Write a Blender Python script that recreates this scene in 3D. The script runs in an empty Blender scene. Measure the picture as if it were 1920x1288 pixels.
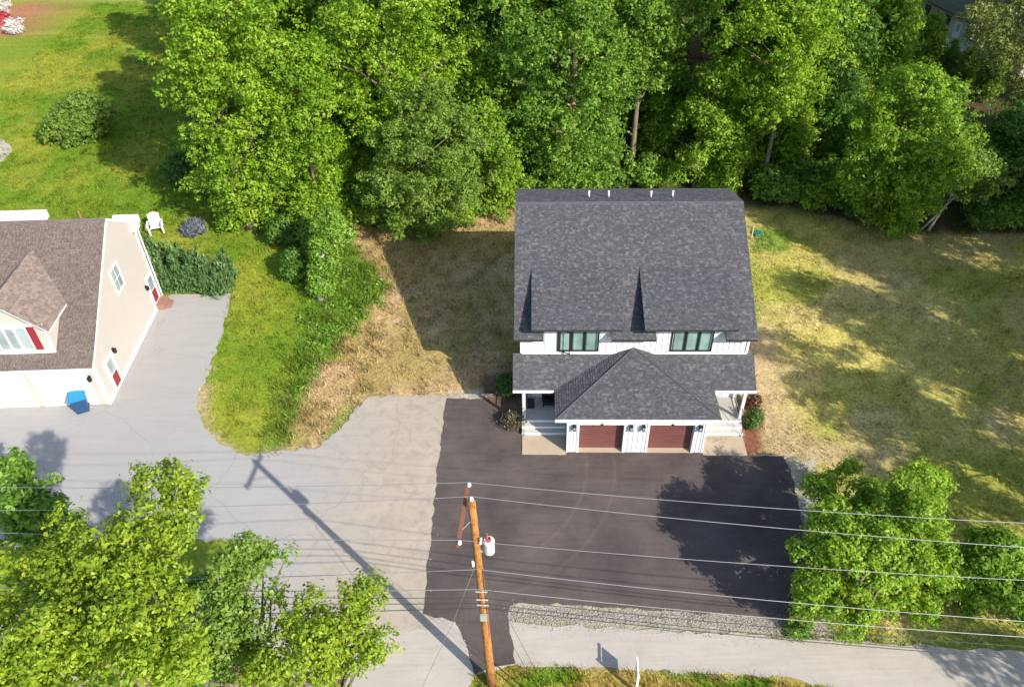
import bpy, math, random
import numpy as np
from mathutils import Vector, Matrix
from math import cos, sin, tan, pi, radians, hypot, floor

random.seed(7)
RNG = np.random.default_rng(7)
sc = bpy.context.scene
COL = sc.collection

# ------------------------------------------------------------------ camera
CAM_H, PITCH, ROLL, FPX = 32.0, radians(40.5), radians(1.2), 1492.0
C0 = np.array([0, 0, CAM_H])
FW = np.array([0, cos(PITCH), -sin(PITCH)])
_r0 = np.array([1.0, 0, 0]); _u0 = np.cross(_r0, FW)
RT = _r0 * cos(ROLL) - _u0 * sin(ROLL)
UP = _u0 * cos(ROLL) + _r0 * sin(ROLL)
cd = bpy.data.cameras.new('camera'); cd.sensor_width = 36; cd.lens = FPX / 1920 * 36
cd.clip_start = 0.5; cd.clip_end = 3000
cam = bpy.data.objects.new('camera', cd); COL.objects.link(cam)
_m = Matrix(((RT[0], UP[0], -FW[0], 0), (RT[1], UP[1], -FW[1], 0), (RT[2], UP[2], -FW[2], CAM_H), (0, 0, 0, 1)))
cam.matrix_world = _m
sc.camera = cam

# ------------------------------------------------------------------ light
SUN_EL, SUN_AZ = radians(34), radians(135.4)      # az = direction in which shadows fall
w = bpy.data.worlds.new('World'); sc.world = w; w.use_nodes = True
nt = w.node_tree; nt.nodes.clear()
wo = nt.nodes.new('ShaderNodeOutputWorld'); bg = nt.nodes.new('ShaderNodeBackground')
sk = nt.nodes.new('ShaderNodeTexSky'); sk.sky_type = 'NISHITA'; sk.sun_disc = False
sk.sun_elevation = SUN_EL; sk.sun_rotation = radians(134.6); sk.altitude = 50
bg.inputs[1].default_value = 0.15
nt.links.new(sk.outputs[0], bg.inputs[0]); nt.links.new(bg.outputs[0], wo.inputs[0])
sl = bpy.data.lights.new('sun', 'SUN'); sl.energy = 4.6; sl.angle = radians(0.5); sl.color = (1.0, 0.93, 0.82)
so = bpy.data.objects.new('sun', sl); COL.objects.link(so); so.location = (30, -30, 60)
so.rotation_euler = Vector((cos(SUN_EL) * cos(SUN_AZ), cos(SUN_EL) * sin(SUN_AZ), -sin(SUN_EL))).to_track_quat('-Z', 'Y').to_euler()
sc.view_settings.view_transform = 'Standard'; sc.view_settings.look = 'None'
sc.view_settings.gamma = 1; sc.view_settings.use_curve_mapping = False
sc.view_settings.exposure = 0.92

# ------------------------------------------------------------------ helpers
def ray(px, py):
    d = FW * FPX + RT * (px - 960) - UP * (py - 644)
    return d / np.linalg.norm(d)
def at(px, py, z=0.0):                       # a picture point to its place on the level z
    d = ray(px, py); return C0 + d * ((z - CAM_H) / d[2])
def at_y(px, py, Y):
    d = ray(px, py); return C0 + d * (Y / d[1])
def G(*pts):
    return [tuple(at(x, y)[:2]) for x, y in pts]

def tag(o, label=None, cat=None, group=None, kind=None):
    if label: o['label'] = label
    if cat: o['category'] = cat
    if group: o['group'] = group
    if kind: o['kind'] = kind
    return o
def empty(name, loc, rz=0.0, **k):
    o = bpy.data.objects.new(name, None); COL.objects.link(o); o.location = loc; o.rotation_euler = (0, 0, rz)
    o.empty_display_size = .2
    return tag(o, **k)
def link(name, me, parent=None, loc=(0, 0, 0), rot=(0, 0, 0), scale=(1, 1, 1)):
    o = bpy.data.objects.new(name, me); COL.objects.link(o)
    o.parent = parent; o.location = loc; o.rotation_euler = rot; o.scale = scale
    return o
def np_mesh(name, V, F, mat, smooth=False):
    """V (n,3), F (m,k) same-size faces"""
    V = np.asarray(V, np.float32); F = np.asarray(F, np.int32); k = F.shape[1]
    me = bpy.data.meshes.new(name)
    me.vertices.add(len(V)); me.vertices.foreach_set('co', V.ravel())
    me.loops.add(F.size); me.loops.foreach_set('vertex_index', F.ravel())
    me.polygons.add(len(F)); me.polygons.foreach_set('loop_start', np.arange(0, F.size, k, dtype=np.int32))
    me.polygons.foreach_set('loop_total', np.full(len(F), k, np.int32))
    if smooth: me.polygons.foreach_set('use_smooth', np.ones(len(F), bool))
    me.update(calc_edges=True)
    if mat: me.materials.append(mat)
    return me
class MB:
    def __init__(s): s.v = []; s.f = []
    def face(s, pts):
        n = len(s.v); s.v += [tuple(map(float, p)) for p in pts]; s.f.append(tuple(range(n, n + len(pts)))); return s
    def box(s, x0, x1, y0, y1, z0, z1):
        n = len(s.v)
        s.v += [(x, y, z) for z in (z0, z1) for y in (y0, y1) for x in (x0, x1)]
        s.f += [tuple(n + i for i in q) for q in ((0, 2, 3, 1), (4, 5, 7, 6), (0, 1, 5, 4), (2, 6, 7, 3), (0, 4, 6, 2), (1, 3, 7, 5))]
        return s
    def prism(s, poly, d):                   # polygon (3D pts, any plane) pushed along vector d
        n = len(s.v); k = len(poly)
        s.v += [tuple(map(float, p)) for p in poly] + [tuple(float(a + b) for a, b in zip(p, d)) for p in poly]
        s.f.append(tuple(range(n, n + k))); s.f.append(tuple(range(n + 2 * k - 1, n + k - 1, -1)))
        for i in range(k):
            j = (i + 1) % k; s.f.append((n + i, n + k + i, n + k + j, n + j))
        return s
    def tube(s, path, r, n=8, cap=True):
        """path list of pts, r radius or list of radii"""
        P = [Vector(p) for p in path]; R_ = r if hasattr(r, '__len__') else [r] * len(P)
        b = len(s.v)
        for i, p in enumerate(P):
            t = (P[min(i + 1, len(P) - 1)] - P[max(i - 1, 0)]).normalized()
            a = Vector((0, 0, 1)) if abs(t.z) < .9 else Vector((1, 0, 0))
            u = t.cross(a).normalized(); v_ = t.cross(u)
            for k in range(n):
                q = p + (u * cos(2 * pi * k / n) + v_ * sin(2 * pi * k / n)) * R_[i]; s.v.append(tuple(q))
        for i in range(len(P) - 1):
            for k in range(n):
                a = b + i * n + k; c = b + i * n + (k + 1) % n
                s.f.append((a, c, c + n, a + n))
        if cap:
            s.f.append(tuple(b + k for k in range(n))); e = b + (len(P) - 1) * n
            s.f.append(tuple(e + n - 1 - k for k in range(n)))
        return s
    def mesh(s, name, mat, smooth=False):
        me = bpy.data.meshes.new(name); me.from_pydata(s.v, [], s.f)
        import bmesh
        bm = bmesh.new(); bm.from_mesh(me); bmesh.ops.recalc_face_normals(bm, faces=bm.faces); bm.to_mesh(me); bm.free()
        if smooth:
            me.polygons.foreach_set('use_smooth', np.ones(len(me.polygons), bool))
        if mat: me.materials.append(mat)
        return me
    def obj(s, name, mat, parent=None, smooth=False, **k):
        return tag(link(name, s.mesh(name, mat, smooth), parent), **k)
def box(name, mat, parent, x0, x1, y0, y1, z0, z1, **k):
    return MB().box(x0, x1, y0, y1, z0, z1).obj(name, mat, parent, **k)

# ---- numpy value noise
_T = np.random.default_rng(3).random((256, 256))
def vnoise(x, y):
    xi = np.floor(x).astype(int); yi = np.floor(y).astype(int); fx = x - xi; fy = y - yi
    fx = fx * fx * (3 - 2 * fx); fy = fy * fy * (3 - 2 * fy)
    a = _T[xi & 255, yi & 255]; b = _T[(xi + 1) & 255, yi & 255]; c = _T[xi & 255, (yi + 1) & 255]; d = _T[(xi + 1) & 255, (yi + 1) & 255]
    return (a * (1 - fx) + b * fx) * (1 - fy) + (c * (1 - fx) + d * fx) * fy
def fbm(x, y, o=4):
    s = 0; a = .5; t = 0
    for i in range(o):
        s = s + a * vnoise(x * 2 ** i + 17 * i, y * 2 ** i + 31 * i); t += a; a *= .5
    return s / t
def sdist(px, py, poly):                     # signed distance, inside positive
    px = np.asarray(px, float); py = np.asarray(py, float)
    d = np.full(px.shape, 1e9); ins = np.zeros(px.shape, bool); n = len(poly)
    for i in range(n):
        ax, ay = poly[i]; bx, by = poly[(i + 1) % n]
        ex, ey = bx - ax, by - ay; L = ex * ex + ey * ey + 1e-12
        t = np.clip(((px - ax) * ex + (py - ay) * ey) / L, 0, 1)
        d = np.minimum(d, np.hypot(px - ax - t * ex, py - ay - t * ey))
        c = (ay > py) != (by > py)
        with np.errstate(divide='ignore', invalid='ignore'):
            xx = (bx - ax) * (py - ay) / (by - ay + 1e-30) + ax
        ins ^= c & (px < xx)
    return np.where(ins, d, -d)
def sstep(a, b, x):
    t = np.clip((x - a) / (b - a), 0, 1); return t * t * (3 - 2 * t)

# ------------------------------------------------------------------ materials
class NB:
    def __init__(s, name):
        s.m = bpy.data.materials.new(name); s.m.use_nodes = True; s.t = s.m.node_tree; s.t.nodes.clear()
        s.out = s.n('ShaderNodeOutputMaterial')
    def n(s, typ, **k):
        o = s.t.nodes.new(typ)
        for a, b in k.items(): setattr(o, a, b)
        return o
    def l(s, a, b): s.t.links.new(a, b)
    def coord(s, kind='Object', scale=(1, 1, 1), rot=(0, 0, 0)):
        c = s.n('ShaderNodeTexCoord'); m = s.n('ShaderNodeMapping'); m.inputs['Scale'].default_value = scale; m.inputs['Rotation'].default_value = rot
        s.l(c.outputs[kind], m.inputs[0]); return m.outputs[0]
    def noise(s, vec, scale, detail=4, rough=.55, dist=0):
        o = s.n('ShaderNodeTexNoise'); o.inputs['Scale'].default_value = scale; o.inputs['Detail'].default_value = detail
        o.inputs['Roughness'].default_value = rough; o.inputs['Distortion'].default_value = dist
        s.l(vec, o.inputs['Vector']); return o.outputs[0]
    def ramp(s, fac, stops, interp='LINEAR'):
        o = s.n('ShaderNodeValToRGB'); e = o.color_ramp; e.interpolation = interp
        while len(e.elements) > 1: e.elements.remove(e.elements[0])
        e.elements[0].position = stops[0][0]; e.elements[0].color = (*stops[0][1], 1)
        for p, c in stops[1:]:
            q = e.elements.new(p); q.color = (*c, 1)
        s.l(fac, o.inputs[0]); return o.outputs[0]
    def mix(s, fac, a, b, mode='MIX'):
        o = s.n('ShaderNodeMix', data_type='RGBA', blend_type=mode)
        for sock, v in ((o.inputs[0], fac), (o.inputs[6], a), (o.inputs[7], b)):
            if hasattr(v, 'is_linked'): s.l(v, sock)
            elif isinstance(v, (int, float)): sock.default_value = v
            else: sock.default_value = (*v, 1)
        return o.outputs[2]
    def math(s, op, a, b=0.0):
        o = s.n('ShaderNodeMath', operation=op)
        for i, v in enumerate((a, b)):
            if hasattr(v, 'is_linked'): s.l(v, o.inputs[i])
            else: o.inputs[i].default_value = v
        return o.outputs[0]
    def bsdf(s, color, rough=.8, spec=.3, metal=0, bump=None, bstr=.3, bdist=.02):
        p = s.n('ShaderNodeBsdfPrincipled'); p.inputs['Roughness'].default_value = rough
        p.inputs['Specular IOR Level'].default_value = spec; p.inputs['Metallic'].default_value = metal
        if hasattr(color, 'is_linked'): s.l(color, p.inputs['Base Color'])
        else: p.inputs['Base Color'].default_value = (*color, 1)
        if bump is not None:
            b = s.n('ShaderNodeBump'); b.inputs['Strength'].default_value = bstr; b.inputs['Distance'].default_value = bdist
            s.l(bump, b.inputs['Height']); s.l(b.outputs[0], p.inputs['Normal'])
        s.l(p.outputs[0], s.out.inputs[0]); return p
def m_plain(name, c, rough=.6, spec=.3, metal=0, var=.12, scale=3.0):
    b = NB(name); v = b.coord()
    n = b.noise(v, scale, 5, .6)
    col = b.mix(n, tuple(x * (1 - var) for x in c), tuple(min(1, x * (1 + var)) for x in c))
    b.bsdf(col, rough, spec, metal, n, .15, .01); return b.m

WHITE = m_plain('white_paint', (.6, .61, .63), .55, .3, 0, .05)
SIDING = m_plain('white_siding', (.56, .58, .62), .55, .3, 0, .05, 1.2)
BLACK = m_plain('black_metal', (.012, .012, .013), .45, .4)
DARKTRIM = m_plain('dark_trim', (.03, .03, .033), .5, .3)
CONC = m_plain('concrete_tan', (.36, .285, .21), .9, .1, 0, .15, 2.5)
PORCHF = m_plain('porch_boards', (.40, .38, .34), .8, .2, 0, .1, 4)
BEIGE = None
def m_lap(name, c, pitch, dark=.86):
    b = NB(name); v = b.coord(); sp = b.n('ShaderNodeSeparateXYZ'); b.l(v, sp.inputs[0])
    f = b.math('FRACT', b.math('MULTIPLY', sp.outputs[2], 1 / pitch))
    n = b.noise(v, 1.1, 4)
    col = b.mix(n, tuple(x * .95 for x in c), tuple(x * 1.05 for x in c))
    b.bsdf(col, .6, .25, 0, f, .5, .012); return b.m
BEIGE = m_lap('beige_lap_siding', (.43, .395, .36), .11)
RED = m_plain('dark_red_paint', (.22, .02, .03), .5)
BRICKM = m_plain('red_brick', (.24, .13, .095), .9)
GREYTRUNK = None
def m_shingle(name, stops, tint):
    b = NB(name); g = b.n('ShaderNodeNewGeometry'); r = g.outputs['Random Per Island']
    base = b.ramp(r, stops, 'LINEAR')
    v = b.coord(); n = b.noise(v, .45, 3); n2 = b.noise(v, 26, 3, .7)
    col = b.mix(b.ramp(n, [(.35, (0, 0, 0)), (.65, (1, 1, 1))]), base, b.mix(.18, base, tint))
    col = b.mix(b.ramp(n2, [(.3, (.4, .4, .4)), (.7, (1, 1, 1))]), b.mix(.35, col, (0.02, .02, .02)), col)
    n6 = b.noise(b.coord('Object', (4.2, 7, 7)), 1.25, 2, .6); col = b.mix(b.ramp(n6, [(.55, (0, 0, 0)), (.68, (.62, .62, .62))]), col, b.mix(.5, (.21, .208, .205), tint))
    b.bsdf(col, .92, .15, 0, n2, .4, .01); return b.m
SHINGLE = m_shingle('charcoal_shingle', [(0, (.055, .055, .062)), (.5, (.07, .07, .078)), (.85, (.086, .086, .094)), (1, (.125, .125, .128))], (.07, .066, .086))
SHINGLE_B = m_shingle('brown_shingle', [(0, (.105, .08, .07)), (.5, (.125, .097, .086)), (1, (.155, .122, .108))], (.12, .09, .075))
SHINGLE_P = m_shingle('pale_brown_shingle', [(0, (.15, .11, .092)), (.5, (.19, .145, .122)), (1, (.25, .195, .165))], (.19, .14, .12))
def m_glass(name, c=(.02, .05, .05)):
    b = NB(name); v = b.coord(); n = b.noise(v, .9, 2)
    col = b.mix(b.ramp(n, [(.4, (0, 0, 0)), (.6, (1, 1, 1))]), c, tuple(x * 1.5 for x in c))
    p = b.bsdf(col, .06, .6); p.inputs['Coat Weight'].default_value = .6; p.inputs['Coat Roughness'].default_value = .03; return b.m
MINT = m_glass('curtained_glass', (.14, .21, .19)); GLASS = m_glass('window_glass', (.035, .07, .065)); GLASS_L = m_glass('pale_window_glass', (.2, .24, .25))
def m_wooddoor():
    b = NB('redwood_door'); v = b.coord('Object', (.6, 1, 22)); n = b.noise(v, 1.6, 6, .65)
    col = b.ramp(n, [(.25, (.07, .026, .024)), (.5, (.13, .05, .045)), (.75, (.2, .085, .075))])
    b.bsdf(col, .5, .35, 0, n, .1, .01); return b.m
DOORW = m_wooddoor()
def m_pole():
    b = NB('pole_wood'); v = b.coord('Object', (9, 9, .8)); n = b.noise(v, 2.6, 7, .75); n2 = b.noise(b.coord(), .6, 3)
    col = b.ramp(n, [(.3, (.09, .038, .014)), (.45, (.25, .12, .045)), (.62, (.36, .19, .075)), (.8, (.45, .29, .14))])
    col = b.mix(n2, col, b.mix(.5, col, (.42, .16, .03)))
    n3 = b.noise(b.coord('Object', (4, 4, 1.6)), 1.9, 5, .7); col = b.mix(b.ramp(n3, [(.48, (0, 0, 0)), (.62, (.75, .75, .75))]), col, (.13, .06, .025))
    b.bsdf(col, .85, .15, 0, n, .5, .02); return b.m
POLE = m_pole()
ARMW = m_plain('crossarm_wood', (.2, .075, .045), .8, .2, 0, .3, 12)
PORC = m_plain('porcelain', (.75, .74, .72), .3, .5)
GALV = m_plain('galvanised_steel', (.5, .5, .5), .45, .4, .6)
WIREM = m_plain('wire_metal', (.27, .27, .28), .45, .5, .5)
CABLE = m_plain('cable_jacket', (.03, .03, .032), .55, .4)
YEL = m_plain('yellow_plastic', (.65, .42, .02), .5, .4)
BLUE = m_plain('blue_plastic', (.01, .2, .36), .45, .4, 0, .06)
BLUED = m_plain('dark_blue_plastic', (.015, .05, .13), .5, .4)
REDM = m_plain('red_oxide', (.3, .08, .07), .6)

def m_bark(name, a, c):
    b = NB(name); v = b.coord('Object', (6, 6, 1.2)); n = b.noise(v, 1.5, 6, .7)
    b.bsdf(b.ramp(n, [(.3, a), (.7, c)]), .95, .1, 0, n, .8, .04); return b.m
BARK = m_bark('grey_brown_bark', (.07, .05, .038), (.24, .19, .15))
BARKP = m_bark('pale_bark', (.2, .18, .15), (.5, .46, .4))
BARKT = m_bark('tan_bark', (.2, .12, .07), (.42, .3, .2))

def m_leaf(name, dark, mid, light, trans=.35, hi=None):
    b = NB(name); trans = min(.5, trans + .1)
    g = b.n('ShaderNodeNewGeometry'); r = g.outputs['Random Per Island']
    a = b.n('ShaderNodeAttribute', attribute_name='tint'); oi = b.n('ShaderNodeObjectInfo')
    f = b.math('ADD', b.math('MULTIPLY', r, .45), b.math('MULTIPLY', a.outputs['Fac'], .55))
    f = b.math('ADD', f, b.math('MULTIPLY', b.math('SUBTRACT', oi.outputs['Random'], .5), .12))
    stops = [(.12, dark), (.5, mid), (.82, light)]
    if hi: stops.append((.97, hi))
    col = b.ramp(f, stops)
    p = b.n('ShaderNodeBsdfPrincipled'); p.inputs['Roughness'].default_value = .5; p.inputs['Specular IOR Level'].default_value = .3
    t = b.n('ShaderNodeBsdfTranslucent')
    tc = b.mix(.5, col, b.mix(1.0, col, (1.0, 1.0, .35), 'MULTIPLY'))
    b.l(col, p.inputs['Base Color']); b.l(tc, t.inputs[0])
    mx = b.n('ShaderNodeMixShader'); mx.inputs[0].default_value = trans
    b.l(p.outputs[0], mx.inputs[1]); b.l(t.outputs[0], mx.inputs[2]); b.l(mx.outputs[0], b.out.inputs[0]); return b.m
LEAF_MAPLE = m_leaf('maple_leaf', (.11, .23, .014), (.22, .38, .022), (.35, .48, .04), .38, (.46, .52, .12))
LEAF_MID = m_leaf('oak_leaf', (.085, .19, .024), (.17, .32, .038), (.30, .44, .055), .38)
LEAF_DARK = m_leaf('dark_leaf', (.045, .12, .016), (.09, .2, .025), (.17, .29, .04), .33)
LEAF_OLIVE = m_leaf('olive_leaf', (.09, .18, .02), (.18, .29, .04), (.29, .40, .07), .36)
LEAF_NEAR = m_leaf('near_leaf', (.12, .2, .014), (.27, .38, .026), (.42, .5, .045), .4, (.54, .52, .06))
LEAF_BR = m_leaf('bright_leaf', (.10, .21, .016), (.21, .36, .028), (.35, .47, .04), .38)
LEAF_IVY = m_leaf('ivy_leaf', (.09, .2, .015), (.18, .34, .03), (.33, .44, .10), .35)
LEAF_FIR = m_leaf('juniper_needles', (.06, .14, .045), (.13, .24, .08), (.24, .34, .13), .2)
LEAF_PINE = m_leaf('pine_needles', (.05, .11, .02), (.16, .22, .05), (.38, .38, .10), .25)
LEAF_WHITE = m_leaf('white_flower', (.3, .28, .26), (.6, .56, .56), (.8, .77, .78), .2)
LEAF_LILAC = m_leaf('lilac_flower', (.12, .14, .26), (.33, .34, .5), (.7, .68, .76), .2)
LEAF_LAV = m_leaf('grey_lavender', (.1, .11, .15), (.2, .22, .28), (.3, .32, .38), .2)
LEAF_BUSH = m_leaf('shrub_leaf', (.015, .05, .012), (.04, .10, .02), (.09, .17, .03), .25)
LEAF_BUSH2 = m_leaf('azalea_leaf', (.02, .06, .012), (.07, .14, .025), (.18, .26, .05), .25)
LEAF_RED = m_leaf('red_shrub_leaf', (.25, .02, .03), (.5, .05, .06), (.65, .12, .12), .25)
LEAF_DRED = m_leaf('dark_red_leaf', (.06, .02, .015), (.12, .05, .03), (.2, .1, .05), .2)
LEAF_TWIG = m_leaf('dry_twig', (.1, .08, .05), (.2, .17, .11), (.3, .27, .18), .1)

# ------------------------------------------------------------------ ground
R_ = lambda *a: np.array(a)
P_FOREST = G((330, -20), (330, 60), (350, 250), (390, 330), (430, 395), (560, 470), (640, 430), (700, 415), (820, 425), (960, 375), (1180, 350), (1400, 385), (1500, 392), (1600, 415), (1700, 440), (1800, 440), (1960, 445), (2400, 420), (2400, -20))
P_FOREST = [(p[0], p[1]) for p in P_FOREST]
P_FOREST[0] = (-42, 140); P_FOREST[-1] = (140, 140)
P_LAWN = G((-300, 900), (-300, 5), (330, 5), (420, 400), (560, 480), (600, 560), (590, 640), (530, 760), (520, 870), (370, 1100), (-300, 1100))
P_WEED = G((640, 420), (700, 500), (738, 540), (690, 585), (640, 640), (590, 720), (545, 800), (520, 852), (485, 850), (520, 770), (555, 680), (570, 600), (560, 520), (600, 440))
P_DRY = G((640, 430), (980, 380), (980, 760), (660, 770), (600, 870), (530, 870), (545, 760), (610, 640), (700, 560))
P_RIGHT = G((1390, 370), (2300, 430), (2300, 1190), (1380, 1190))
P_VERGE = G((870, 1300), (890, 1264), (950, 1246), (1060, 1248), (1180, 1252), (1330, 1262), (1480, 1268), (1560, 1286), (1700, 1330), (900, 1500))
P_MULCH1 = G((-40, -30), (45, -20), (70, 20), (62, 62), (30, 74), (-40, 70))
P_MULCH2 = G((1388, 755), (1405, 742), (1428, 780), (1424, 850), (1392, 852))
P_MULCH3 = G((905, 700), (985, 690), (985, 815), (950, 800), (905, 748))
P_GRAVEL = G((950, 1118), (1100, 1126), (1300, 1136), (1420, 1142), (1560, 1158), (1560, 1195), (1400, 1190), (1250, 1182), (1100, 1178), (1000, 1172), (950, 1168))
P_GRAV2 = G((1470, 852), (1525, 860), (1545, 930), (1550, 1060), (1510, 1060), (1490, 940))
P_SUNLIT_GRAVEL = G((835, 733), (935, 733), (935, 750), (835, 750))  # pale gravel, with the sunlit gap by the porch put into its colour

def zone_color(x, y):
    """ground-cover colour (albedo) and grassiness"""
    n1 = fbm(x * .16, y * .16); n2 = fbm(x * .6 + 50, y * .6); n3 = fbm(x * 2.3, y * 2.3 + 90, 3)
    wob = (n2 - .5) * 2.2 + (n3 - .5) * 1.2
    shp = x.shape + (1,)
    c = np.ones(x.shape + (3,)) * R_(.2, .25, .05)
    gr = np.ones(x.shape); h = np.full(x.shape, .09)
    def put(m, col, g_, hh):
        nonlocal c, gr, h
        m_ = m.reshape(shp); c = c * (1 - m_) + col * m_; gr = gr * (1 - m) + g_ * m; h = h * (1 - m) + hh * m
    def mixc(t, a, b): t = t.reshape(shp); return R_(*a) * (1 - t) + R_(*b) * t
    lawn = mixc(sstep(.35, .65, n1 * .6 + n2 * .4), (.125, .2, .018), (.23, .25, .032))
    lawn = lawn * (.8 + .4 * n3.reshape(shp))
    put(sstep(-.6, .6, sdist(x, y, P_LAWN) + wob * .6), lawn, 1, .085)
    dry = mixc(sstep(.36, .62, n2), (.42, .30, .16), (.33, .25, .10))
    dry = dry * (.72 + .56 * n3.reshape(shp))
    dry = dry * (1 - .35 * sstep(.55, .72, n1).reshape(shp)) + mixc(n3, (.12, .16, .03), (.2, .22, .05)) * (.35 * sstep(.55, .72, n1)).reshape(shp)
    put(sstep(-.7, .7, sdist(x, y, P_DRY) + wob), dry, .8, .12)
    ry = mixc(sstep(.4, .6, n1 * .55 + n2 * .45), (.45, .39, .12), (.31, .315, .065))
    ry = ry * (.68 + .64 * n3.reshape(shp))
    tan_ = sstep(.45, .68, fbm(x * .3 + 9, y * .3 + 4, 5)) * .5
    ry = ry * (1 - tan_.reshape(shp)) + R_(.47, .365, .19) * (.75 + .5 * n3.reshape(shp)) * tan_.reshape(shp)
    put(sstep(-.6, .6, sdist(x, y, P_RIGHT) + wob * .6), ry, .85, .09)
    # bare worn strip beside the house
    bare = sstep(-1.4, .4, sdist(x, y, G((1400, 600), (1440, 640), (1470, 760), (1520, 830), (1640, 850), (1480, 860), (1380, 860), (1390, 600))) + wob * .7)
    put(bare * .8, R_(.40, .29, .175) * (.75 + .5 * n3.reshape(shp)), .4, .07)
    weed = mixc(n2, (.07, .16, .014), (.17, .23, .035)) * (.7 + .6 * n3.reshape(shp))
    put(sstep(-.5, .7, sdist(x, y, P_WEED) + wob * .8), weed, 1.3, .24)
    put(sstep(-.4, .4, sdist(x, y, G((1405, 425), (1490, 430), (1480, 475), (1410, 470))) + wob * .5) * .8, R_(.13, .24, .03), 1, .1)
    ver = mixc(sstep(.42, .6, n2), (.12, .2, .015), (.32, .24, .06)) * (.75 + .5 * n3.reshape(shp))
    put(sstep(-.25, .25, sdist(x, y, P_VERGE) + wob * .25), ver, 1.2, .13)
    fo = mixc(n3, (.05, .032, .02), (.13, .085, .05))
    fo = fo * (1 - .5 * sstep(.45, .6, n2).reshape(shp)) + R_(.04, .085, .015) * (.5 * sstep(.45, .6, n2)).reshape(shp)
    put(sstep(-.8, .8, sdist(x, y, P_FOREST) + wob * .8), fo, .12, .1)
    gv = mixc(n3, (.27, .24, .2), (.42, .38, .33))
    put(sstep(-.15, .2, sdist(x, y, P_GRAVEL) + wob * .22), gv, .03, .06)
    put(sstep(-.3, .3, sdist(x, y, P_GRAV2) + wob * .4) * .9, mixc(n3, (.3, .28, .26), (.42, .4, .37)), .05, .06)
    put(sstep(-.2, .2, sdist(x, y, P_SUNLIT_GRAVEL) + wob * .2), mixc(n3, (.4, .36, .3), (.5, .45, .38)), .05, .06)
    put(sstep(-.5, .5, sdist(x, y, P_MULCH1) + wob * .8), mixc(n3, (.27, .11, .06), (.36, .17, .10)), .05, .06)
    put(sstep(-.15, .15, sdist(x, y, P_MULCH2) + wob * .2), mixc(n3, (.13, .05, .03), (.24, .10, .065)), .03, .06)
    put(sstep(-.15, .15, sdist(x, y, P_MULCH3) + wob * .2), mixc(n3, (.10, .06, .04), (.2, .13, .09)), .05, .06)
    # worn sandy rim along the left drive
    rim = sdist(x, y, G((360, 730), (395, 690), (392, 800), (450, 850), (560, 845), (640, 815), (690, 745), (840, 738), (840, 760), (700, 770), (640, 850), (480, 875), (390, 840)))
    put(sstep(-.35, .3, rim + wob * .45) * .75, R_(.4, .31, .2) * (.8 + .4 * n3.reshape(shp)), .15, .07)
    return c, gr, h

fine_x = np.arange(-52, 46.01, .42); fine_y = np.arange(11, 113.01, .42)
gx = np.concatenate([[-800, -400, -200, -110, -75, -60], fine_x, [55, 70, 110, 200, 400, 800]])
gy = np.concatenate([[-500, -200, -80, -30, 0, 7], fine_y, [116, 135, 180, 300, 500, 900]])
X, Y = np.meshgrid(gx, gy); nx, ny = len(gx), len(gy)
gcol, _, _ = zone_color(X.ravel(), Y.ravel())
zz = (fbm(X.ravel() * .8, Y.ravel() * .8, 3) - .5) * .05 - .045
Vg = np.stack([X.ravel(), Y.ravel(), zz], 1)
ii = np.arange(ny - 1)[:, None] * nx + np.arange(nx - 1)[None, :]
Fg = np.stack([ii, ii + 1, ii + nx + 1, ii + nx], -1).reshape(-1, 4)
def m_ground():
    b = NB('ground_cover'); a = b.n('ShaderNodeAttribute', attribute_name='col')
    v = b.coord(); n = b.noise(v, 5, 6, .7); n2 = b.noise(v, 22, 4, .7)
    k = b.ramp(n, [(.28, (.5, .52, .5)), (.5, (1, 1, 1)), (.72, (1.4, 1.34, 1.2))])
    k2 = b.ramp(n2, [(.3, (.65, .65, .63)), (.7, (1.25, 1.25, 1.25))])
    b.bsdf(b.mix(1, b.mix(1, a.outputs['Color'], k, 'MULTIPLY'), k2, 'MULTIPLY'), .95, .05, 0, n2, .6, .05); return b.m
gm = np_mesh('ground', Vg, Fg, m_ground(), True)
at_ = gm.attributes.new('col', 'FLOAT_COLOR', 'POINT')
at_.data.foreach_set('color', np.concatenate([gcol, np.ones((len(gcol), 1))], 1).astype(np.float32).ravel())
tag(link('ground', gm), kind='structure')

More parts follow.
